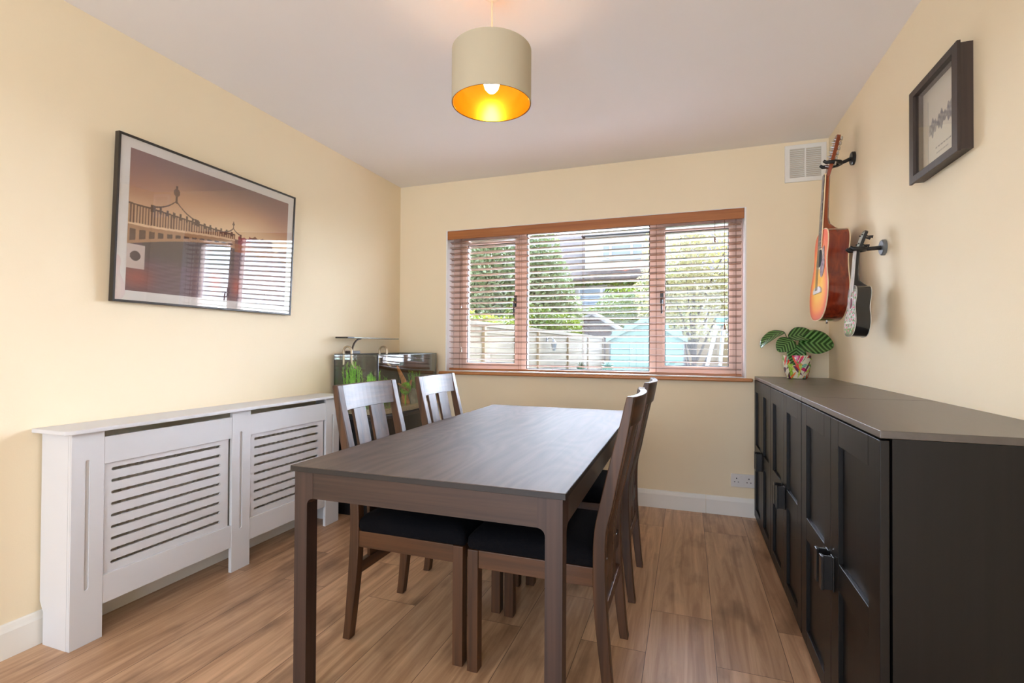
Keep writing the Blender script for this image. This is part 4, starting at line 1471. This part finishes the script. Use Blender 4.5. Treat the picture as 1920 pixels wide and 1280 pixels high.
gnd = struct(MB().box((-30, 0.26, GZ - 0.2), (30, 60, GZ)).build('garden_ground', mat('lawn_green', ext(120, 140, 80), 0.95, var=0.3, scale=3)))


struct(MB().box((-6, 0.27, GZ - 0.1), (9, 2.9, GZ + 0.02)).build('bounce_slab', mat('bounce_paving', ext(226, 224, 220, 0.62), 0.8, var=0.08, scale=2)))  # unseen bright slab, added to bounce light onto the ceiling and blind slats


def foliage(name, blobs, n, size, m_, parent, seed):
    rs_ = random.Random(seed)
    mb_ = MB()
    wts = [b[1][0] * b[1][1] + b[1][2] * b[1][0] for b in blobs]
    for _ in range(n):
        c, r = rs_.choices(blobs, wts)[0]
        d = Vector((rs_.gauss(0, 1), rs_.gauss(0, 1), rs_.gauss(0, 1))).normalized() * (rs_.random() ** 0.35)
        p = Vector((c[0] + d.x * r[0], c[1] + d.y * r[1], c[2] + d.z * r[2]))
        a = Vector((rs_.uniform(-1, 1), rs_.uniform(-1, 1), rs_.uniform(-1, 1))).normalized()
        b = a.cross(Vector((rs_.uniform(-1, 1), rs_.uniform(-1, 1), rs_.uniform(-1, 1)))).normalized()
        s = size * rs_.uniform(0.6, 1.3)
        mb_.add([p - a * s, p + b * s * 0.45, p + a * s, p - b * s * 0.45], [(0, 1, 2, 3)])
    return mb_.build(name, m_, parent)


M['bark'] = mat('tree_bark', ext(92, 74, 58), 0.9, var=0.3, scale=12, bump=0.5, bscale=20)
M['leaf_dark'] = leaf_mat('dark_tree_leaf', ext(140, 168, 92, 0.22), ext(206, 220, 156, 0.22), 0.9, 0.35)
M['leaf_lime'] = leaf_mat('lime_leaf', ext(150, 178, 40, 0.22), ext(214, 222, 90, 0.22), 1.5, 0.45)
M['leaf_ivy'] = leaf_mat('ivy_leaf', ext(92, 138, 20, 0.22), ext(172, 196, 50, 0.22), 1.2, 0.4)
M['leaf_pale'] = leaf_mat('pale_tree_leaf', ext(214, 206, 110, 0.22), ext(252, 240, 180, 0.22), 1.2, 0.45)


def tree(name, x, y, blobs, n, size, m_, label, cat, trunk_r, trunk_h, seed, group=None, branches=0):
    t = thing(name, (x, y, GZ), label, cat, group)
    foliage('foliage', blobs, n, size, m_, t, seed)
    mb_ = MB().tube([(x, y, GZ - 0.02), (x + 0.03, y, GZ + trunk_h * 0.5), (x, y, GZ + trunk_h)], [trunk_r, trunk_r * 0.8, trunk_r * 0.5], 8)
    rs_ = random.Random(seed + 1)
    for k in range(branches):
        a = rs_.uniform(0, 2 * PI)
        z = GZ + trunk_h * rs_.uniform(0.1, 0.7)
        L_ = rs_.uniform(1.0, 2.2)
        mb_.tube([(x, y, z), (x + math.cos(a) * L_ * 0.25, y + math.sin(a) * L_ * 0.2, z + L_ * 0.6), (x + math.cos(a) * L_ * 0.55, y + math.sin(a) * L_ * 0.4, z + L_ * 1.2)], [trunk_r * 0.45, trunk_r * 0.3, trunk_r * 0.12], 6)
    mb_.build('trunk', M['bark'], t)
    return t


tree('garden_tree', -3.3, 12.6, [((-4.3, 12.6, 3.4), (1.3, 1.0, 1.9)), ((-2.9, 12.6, 4.0), (1.25, 1.0, 1.7)), ((-2.2, 12.4, 3.0), (1.0, 0.9, 1.4)), ((-3.4, 12.4, 2.3), (1.8, 1.0, 1.1)), ((-5.2, 12.8, 4.2), (1.4, 0.8, 2.2)), ((-1.7, 12.5, 2.2), (0.8, 0.8, 0.9))], 26000, 0.085, M['leaf_dark'],
     'large dark green tree outside, seen through the left and middle panes', 'tree', 0.18, 3.5, 21)
tree('garden_tree', 2.45, 9.6, [((2.0, 9.6, 3.3), (0.85, 0.8, 1.3)), ((2.9, 9.6, 3.5), (0.8, 0.8, 1.4)), ((2.5, 9.5, 2.2), (1.1, 0.8, 1.0)), ((1.5, 9.7, 2.4), (0.55, 0.6, 0.9)), ((3.3, 9.6, 2.3), (0.6, 0.7, 1.0))], 9500, 0.055, M['leaf_pale'],
     'pale yellow green tree with thin stems, seen through the right pane', 'tree', 0.07, 3.0, 22, branches=12)
tree('garden_bush', -1.6, 3.9, [((-1.45, 4.0, 1.45), (0.55, 0.5, 0.36)), ((-0.95, 4.2, 1.40), (0.40, 0.5, 0.30)), ((-0.9, 5.3, 1.40), (0.45, 0.5, 0.30)), ((-2.0, 4.2, 1.55), (0.5, 0.4, 0.40))], 4200, 0.05, M['leaf_lime'],
     'bright lime green bush rising behind the left end of the fence', 'bush', 0.05, 1.3, 23)
tree('garden_bush', -1.5, 10.9, [((-2.0, 10.9, 1.7), (0.8, 0.5, 0.7)), ((-1.2, 10.9, 1.6), (0.6, 0.5, 0.6)), ((-2.6, 11, 1.9), (0.6, 0.5, 0.8))], 5000, 0.06, M['leaf_ivy'],
     'mid green shrub below the large dark tree', 'bush', 0.06, 1.2, 24)
tree('garden_bush', 0.55, 17.2, [((-0.2, 17.2, 2.6), (1.2, 0.6, 1.1)), ((1.0, 17.2, 2.7), (1.0, 0.6, 1.5)), ((1.9, 17.2, 3.0), (0.8, 0.6, 1.6)), ((-1.0, 17.2, 2.3), (0.8, 0.5, 0.7))], 8500, 0.065, M['leaf_ivy'],
     'yellow green hedge of climbers behind the turquoise shed', 'hedge', 0.06, 1.5, 25)

M['fence'] = wood('fence_timber', ext(158, 140, 106), ext(208, 190, 152), 1, rough=0.85, across=9, bump=0.2)
M['fence2'] = wood('fence_timber_back', ext(188, 152, 104), ext(226, 196, 146), 0, rough=0.85, across=9, bump=0.2)
fe = thing('garden_fence', (-0.3, 6.5, GZ), 'weathered board fence running away along the left of the garden', 'fence')
mb = MB()
z = GZ + 0.02
k = 0
while z < 1.40:
    mb.box((-0.345 + 0.01 * (k % 2), 0.7, z), (-0.325 + 0.01 * (k % 2), 12.75, z + 0.155))
    z += 0.15
    k += 1
mb.box((-0.36, 0.7, 1.405), (-0.29, 12.75, 1.432))
mb.build('boards', M['fence'], fe)
for y in (1.25, 2.6, 3.95, 5.2, 7.65, 10.1, 12.7):
    MB().box((-0.326, y - 0.035, GZ), (-0.28, y + 0.035, 1.404)).build('batten', M['fence2'], fe)
fe2 = thing('garden_fence', (2.0, 12.9, GZ), 'pale timber fence across the end of the garden behind the shed', 'fence')
mb = MB()
z = GZ + 0.02
k = 0
while z < 1.40:
    mb.box((-0.25, 12.92 + 0.01 * (k % 2), z), (9.0, 12.94 + 0.01 * (k % 2), z + 0.155))
    z += 0.15
    k += 1
mb.build('boards', M['fence2'], fe2)
for x in (0.4, 1.6, 2.2, 3.2, 4.2):
    MB().box((x - 0.035, 12.88, GZ), (x + 0.035, 12.921, 1.45)).build('batten', M['fence2'], fe2)

# lantern on the fence
ln = thing('wall_lantern', (-0.279, 5.70, 1.16), 'small grey lantern fixed to the garden fence', 'lantern')
lm = mat('lantern_grey', ext(120, 128, 140), 0.4, metal=0.3)
MB().box((-0.2795, 5.66, 1.20), (-0.262, 5.74, 1.33)).build('back_plate', lm, ln)
MB().tube([(-0.262, 5.70, 1.28), (-0.20, 5.70, 1.32), (-0.13, 5.70, 1.27)], 0.009, 8).build('bracket', lm, ln)
MB().lathe([(0.01, 0.27), (0.03, 0.25), (0.075, 0.21), (0.07, 0.205)], (-0.13, 5.70, 1.0), 6, True).build('cap', lm, ln)
MB().lathe([(0.03, 0.06), (0.058, 0.204)], (-0.13, 5.70, 1.0), 6, True).build('lamp_glass', mat('lantern_glass', ext(190, 200, 210), 0.1), ln)

# turquoise shed
sh = thing('garden_shed', (1.62, 6.2, GZ), 'turquoise painted wooden garden shed with a pointed roof', 'shed')
M['teal'] = mat('turquoise_paint', ext(142, 208, 196), 0.6, var=0.05, scale=6)
M['teal_light'] = mat('pale_turquoise_trim', ext(156, 214, 204), 0.6)
sx0, sx1, sy0, sy1, ez, az = 0.985, 2.255, 5.5, 7.0, 1.31, 1.62
mb = MB().loft([[(sx0, y, GZ), (sx1, y, GZ), (sx1, y, ez), (1.62, y, az), (sx0, y, ez)] for y in (sy0, sy1)])
mb.build('walls', M['teal'], sh)
mb = MB()
z = GZ + 0.02
while z < 1.5:
    hw = 0.625 if z < ez else 0.625 * (az - z) / (az - ez)
    for a, b in ((1.62 - hw, 1.33), (1.93, 1.62 + hw)):
        if b - a > 0.05:
            mb.add([(a, sy0 - 0.016, z), (b, sy0 - 0.016, z), (b, sy0 - 0.003, z + 0.105), (a, sy0 - 0.003, z + 0.105), (a, sy0 - 0.001, z), (b, sy0 - 0.001, z)], [(0, 1, 2, 3), (0, 4, 5, 1)])
    z += 0.11
mb.build('cladding', M['teal'], sh)
mb = MB()
for k in range(5):
    mb.box((1.335 + k * 0.119, sy0 - 0.02, GZ + 0.03), (1.335 + k * 0.119 + 0.115, sy0 - 0.004, 1.27))
d = mb.build('door', M['teal_light'], sh, bevel=0.002)
for s in (-1, 1):
    MB().loft([[(1.62 + s * 0.0, y, az + 0.02), (1.62 + s * 0.70, y, ez - 0.03 + 0.0), (1.62 + s * 0.70, y, ez - 0.0), (1.62, y, az + 0.055)] for y in (sy0 - 0.06, sy1 + 0.06)]).build('roof_slope', M['teal_light'], sh)
    MB().loft([[(1.62, y, az - 0.03), (1.62 + s * 0.70, y, ez - 0.085), (1.62 + s * 0.70, y, ez + 0.002), (1.62, y, az + 0.057)] for y in (sy0 - 0.085, sy0 - 0.062)]).build('barge_board', M['teal_light'], sh)
for x in (sx0 - 0.022, sx1 + 0.002):
    MB().box((x, sy0 - 0.02, GZ), (x + 0.02, sy0 + 0.03, ez - 0.06)).build('dark_corner_strip', M['gasket'], sh)  # black strip at each front corner of the shed

# brown roofed outbuilding beyond the fence
ob_ = thing('outbuilding', (-0.6, 14.2, GZ), 'dark brown gabled outbuilding with white barge board beyond the fence', 'outbuilding')
brn = mat('brown_boards', ext(120, 84, 72), 0.8, var=0.15, scale=4)
mb = MB().loft([[(-1.9, y, GZ), (0.25, y, GZ), (0.25, y, 1.62), (-0.82, y, 2.28), (-1.9, y, 1.62)] for y in (13.6, 15.4)])
mb.build('walls', brn, ob_)
wht = mat('white_barge', ext(236, 232, 226), 0.5)
for s in (-1, 1):
    MB().loft([[(-0.82, y, 2.25), (-0.82 + s * 1.3, y, 1.46), (-0.82 + s * 1.3, y, 1.56), (-0.82, y, 2.36)] for y in (13.42, 13.48)]).build('barge_board', wht, ob_)
    MB().loft([[(-0.82, y, 2.30), (-0.82 + s * 1.32, y, 1.50), (-0.82 + s * 1.32, y, 1.54), (-0.82, y, 2.37)] for y in (13.5, 15.5)]).build('roof_slope', mat('brown_felt', ext(104, 84, 74), 0.9), ob_)

# swing set
sw = thing('swing_set', (2.9, 5.2, GZ), 'white and turquoise metal swing frame on the right of the garden', 'swing')
pw = mat('white_enamel', ext(240, 242, 244), 0.35)
for (a, b) in (((2.35, 5.0, GZ), (2.79, 5.15, 1.55)), ((2.75, 5.35, GZ), (2.88, 5.2, 1.55))):
    MB().tube([a, b], 0.03, 10).build('leg', pw, sw, smooth=True)
MB().tube([(2.74, 5.16, 1.63), (4.6, 5.3, 1.66)], 0.034, 10).build('top_bar', mat('turquoise_enamel', ext(150, 214, 214), 0.35), sw, smooth=True)
MB().box((2.765, 5.10, 1.50), (2.90, 5.24, 1.66)).build('corner_joint', mat('teal_joint', ext(96, 190, 180), 0.4), sw, bevel=0.01)
for a, b in (((4.45, 5.05, GZ), (4.55, 5.25, 1.62)), ((4.65, 5.55, GZ), (4.57, 5.32, 1.62))):
    MB().tube([a, b], 0.03, 10).build('leg', pw, sw, smooth=True)

# garden table with two succulents
gtb = thing('garden_table', (1.2, 3.3, GZ), 'grey slatted garden table outside below the window sill line', 'table')
gm = mat('grey_timber', ext(132, 122, 116), 0.8, var=0.15, scale=8)
mb = MB()
for k in range(6):
    mb.box((0.55, 3.0 + k * 0.105, 0.775), (1.75, 3.095 + k * 0.105, 0.80))
mb.build('table_top', gm, gtb)
for x in (0.62, 1.66):
    for y in (3.06, 3.54):
        MB().box((x - 0.03, y - 0.03, GZ), (x + 0.03, y + 0.03, 0.7748)).build('leg', gm, gtb)


def succulent(x, y, r, pm_, lm_, label, seed):
    t = thing('succulent_pot', (x, y, 0.80), label, 'plant', 'small succulents on the garden table')
    MB().lathe([(r * 0.55, 0.0), (r * 0.8, r * 0.35), (r * 0.95, r * 0.75), (r * 0.88, r * 0.75), (r * 0.6, r * 0.6)], (x, y, 0.8003), 18, True).build('pot', pm_, t, smooth=True)
    rs_ = random.Random(seed)
    mb_ = MB()
    for k in range(26):
        a = rs_.uniform(0, 2 * PI)
        e = rs_.uniform(0.3, 1.3)
        d_ = Vector((math.cos(a) * math.cos(e), math.sin(a) * math.cos(e), math.sin(e)))
        c_ = Vector((x, y, 0.80 + r * 0.62))
        mb_.tube([c_, c_ + d_ * r * 0.6, c_ + d_ * r * 1.15], [r * 0.09, r * 0.10, r * 0.01], 5)
    mb_.build('leaves', lm_, t)


succulent(0.92, 3.2, 0.075, mat('green_pot', ext(60, 150, 110), 0.4), leaf_mat('succulent_green', ext(60, 96, 60), ext(120, 140, 90), 20, 0.1), 'dark green succulent in a green pot on the garden table', 31)
succulent(1.28, 3.2, 0.090, mat('teal_pot', ext(70, 196, 160), 0.4), leaf_mat('succulent_teal', ext(90, 190, 170), ext(150, 220, 200), 20, 0.1), 'pale teal succulent in a turquoise pot on the garden table', 32)

# neighbouring house
ho = thing('house', (-2.0, 24.5, GZ), 'white house with a flat roofed dormer and tiled roof beyond the gardens', 'house')
render = mat('white_render', ext(250, 246, 238), 0.7)
tile = mat('brown_roof_tile', ext(150, 122, 108), 0.85)
n_ = tile.node_tree.nodes
l_ = tile.node_tree.links
tcx = n_.new('ShaderNodeTexCoord')
brk = n_.new('ShaderNodeTexBrick')
brk.inputs['Scale'].default_value = 1.0
brk.inputs['Brick Width'].default_value = 0.28
brk.inputs['Row Height'].default_value = 0.20
brk.inputs['Mortar Size'].default_value = 0.02
brk.inputs['Color1'].default_value = ext(100, 80, 70)
brk.inputs['Color2'].default_value = ext(136, 110, 96)
brk.inputs['Mortar'].default_value = ext(60, 46, 40)
mpx = n_.new('ShaderNodeMapping')
mpx.inputs['Rotation'].default_value = (PI / 2, 0, 0)
l_.new(tcx.outputs['Object'], mpx.inputs['Vector'])
l_.new(mpx.outputs[0], brk.inputs['Vector'])
l_.new(brk.outputs['Color'], n_['Principled BSDF'].inputs['Base Color'])
MB().box((-8.5, 24.3, GZ), (4.5, 31, 5.0)).build('walls', render, ho)
MB().loft([[(x, 23.9, 4.86), (x, 23.9, 4.96), (x, 27.6, 8.3), (x, 31.3, 4.96), (x, 31.3, 4.86)] for x in (-8.8, 4.8)]).build('roof', tile, ho)
MB().box((-3.22, 24.45, 5.35), (1.9, 27.5, 7.42)).build('dormer', render, ho)
MB().box((-3.42, 24.25, 7.421), (2.1, 27.6, 7.62)).build('dormer_roof', mat('dark_fascia', ext(44, 48, 58), 0.6), ho)
wf = mat('upvc_white', ext(250, 250, 250), 0.4)
pn = mat('reflecting_pane', ext(166, 188, 208), 0.08, var=0.1, scale=1.0)
for (x0_, x1_, z0_, z1_, yy, splits) in ((-2.25, 0.0, 6.02, 6.92, 24.45, (-1.78, -0.62)), (-3.55, -1.75, 3.35, 4.55, 24.3, (-2.25,))):
    xs = [x0_] + list(splits) + [x1_]
    holes = [rect(a + 0.07, z0_ + 0.07, b - 0.07, z1_ - 0.07) for a, b in zip(xs[:-1], xs[1:])]
    f = MB().plate([rect(x0_, z0_, x1_, z1_)] + holes, fy, yy - 0.06, yy - 0.001).build('window_frame', wf, ho)
    for a, b in zip(xs[:-1], xs[1:]):
        MB().box((a + 0.07, yy - 0.03, z0_ + 0.07), (b - 0.07, yy - 0.02, z1_ - 0.07)).build('pane', pn, f)
iv = tag(foliage('ivy', [((-0.4, 24.1, 4.2), (1.7, 0.18, 0.8)), ((-3.0, 24.1, 4.85), (2.2, 0.16, 0.25)), ((-0.8, 24.1, 3.0), (2.6, 0.18, 0.6)), ((-4.6, 24.1, 4.3), (0.9, 0.15, 0.6)), ((1.4, 24.1, 3.6), (1.6, 0.18, 1.3)), ((-3.0, 24.1, 2.4), (2.6, 0.18, 0.7)), ((-1.5, 24.1, 1.0), (4, 0.16, 1.2))], 14000, 0.12, M['leaf_ivy'], None, 41),
         'green ivy covering the lower wall of the white house', 'ivy')
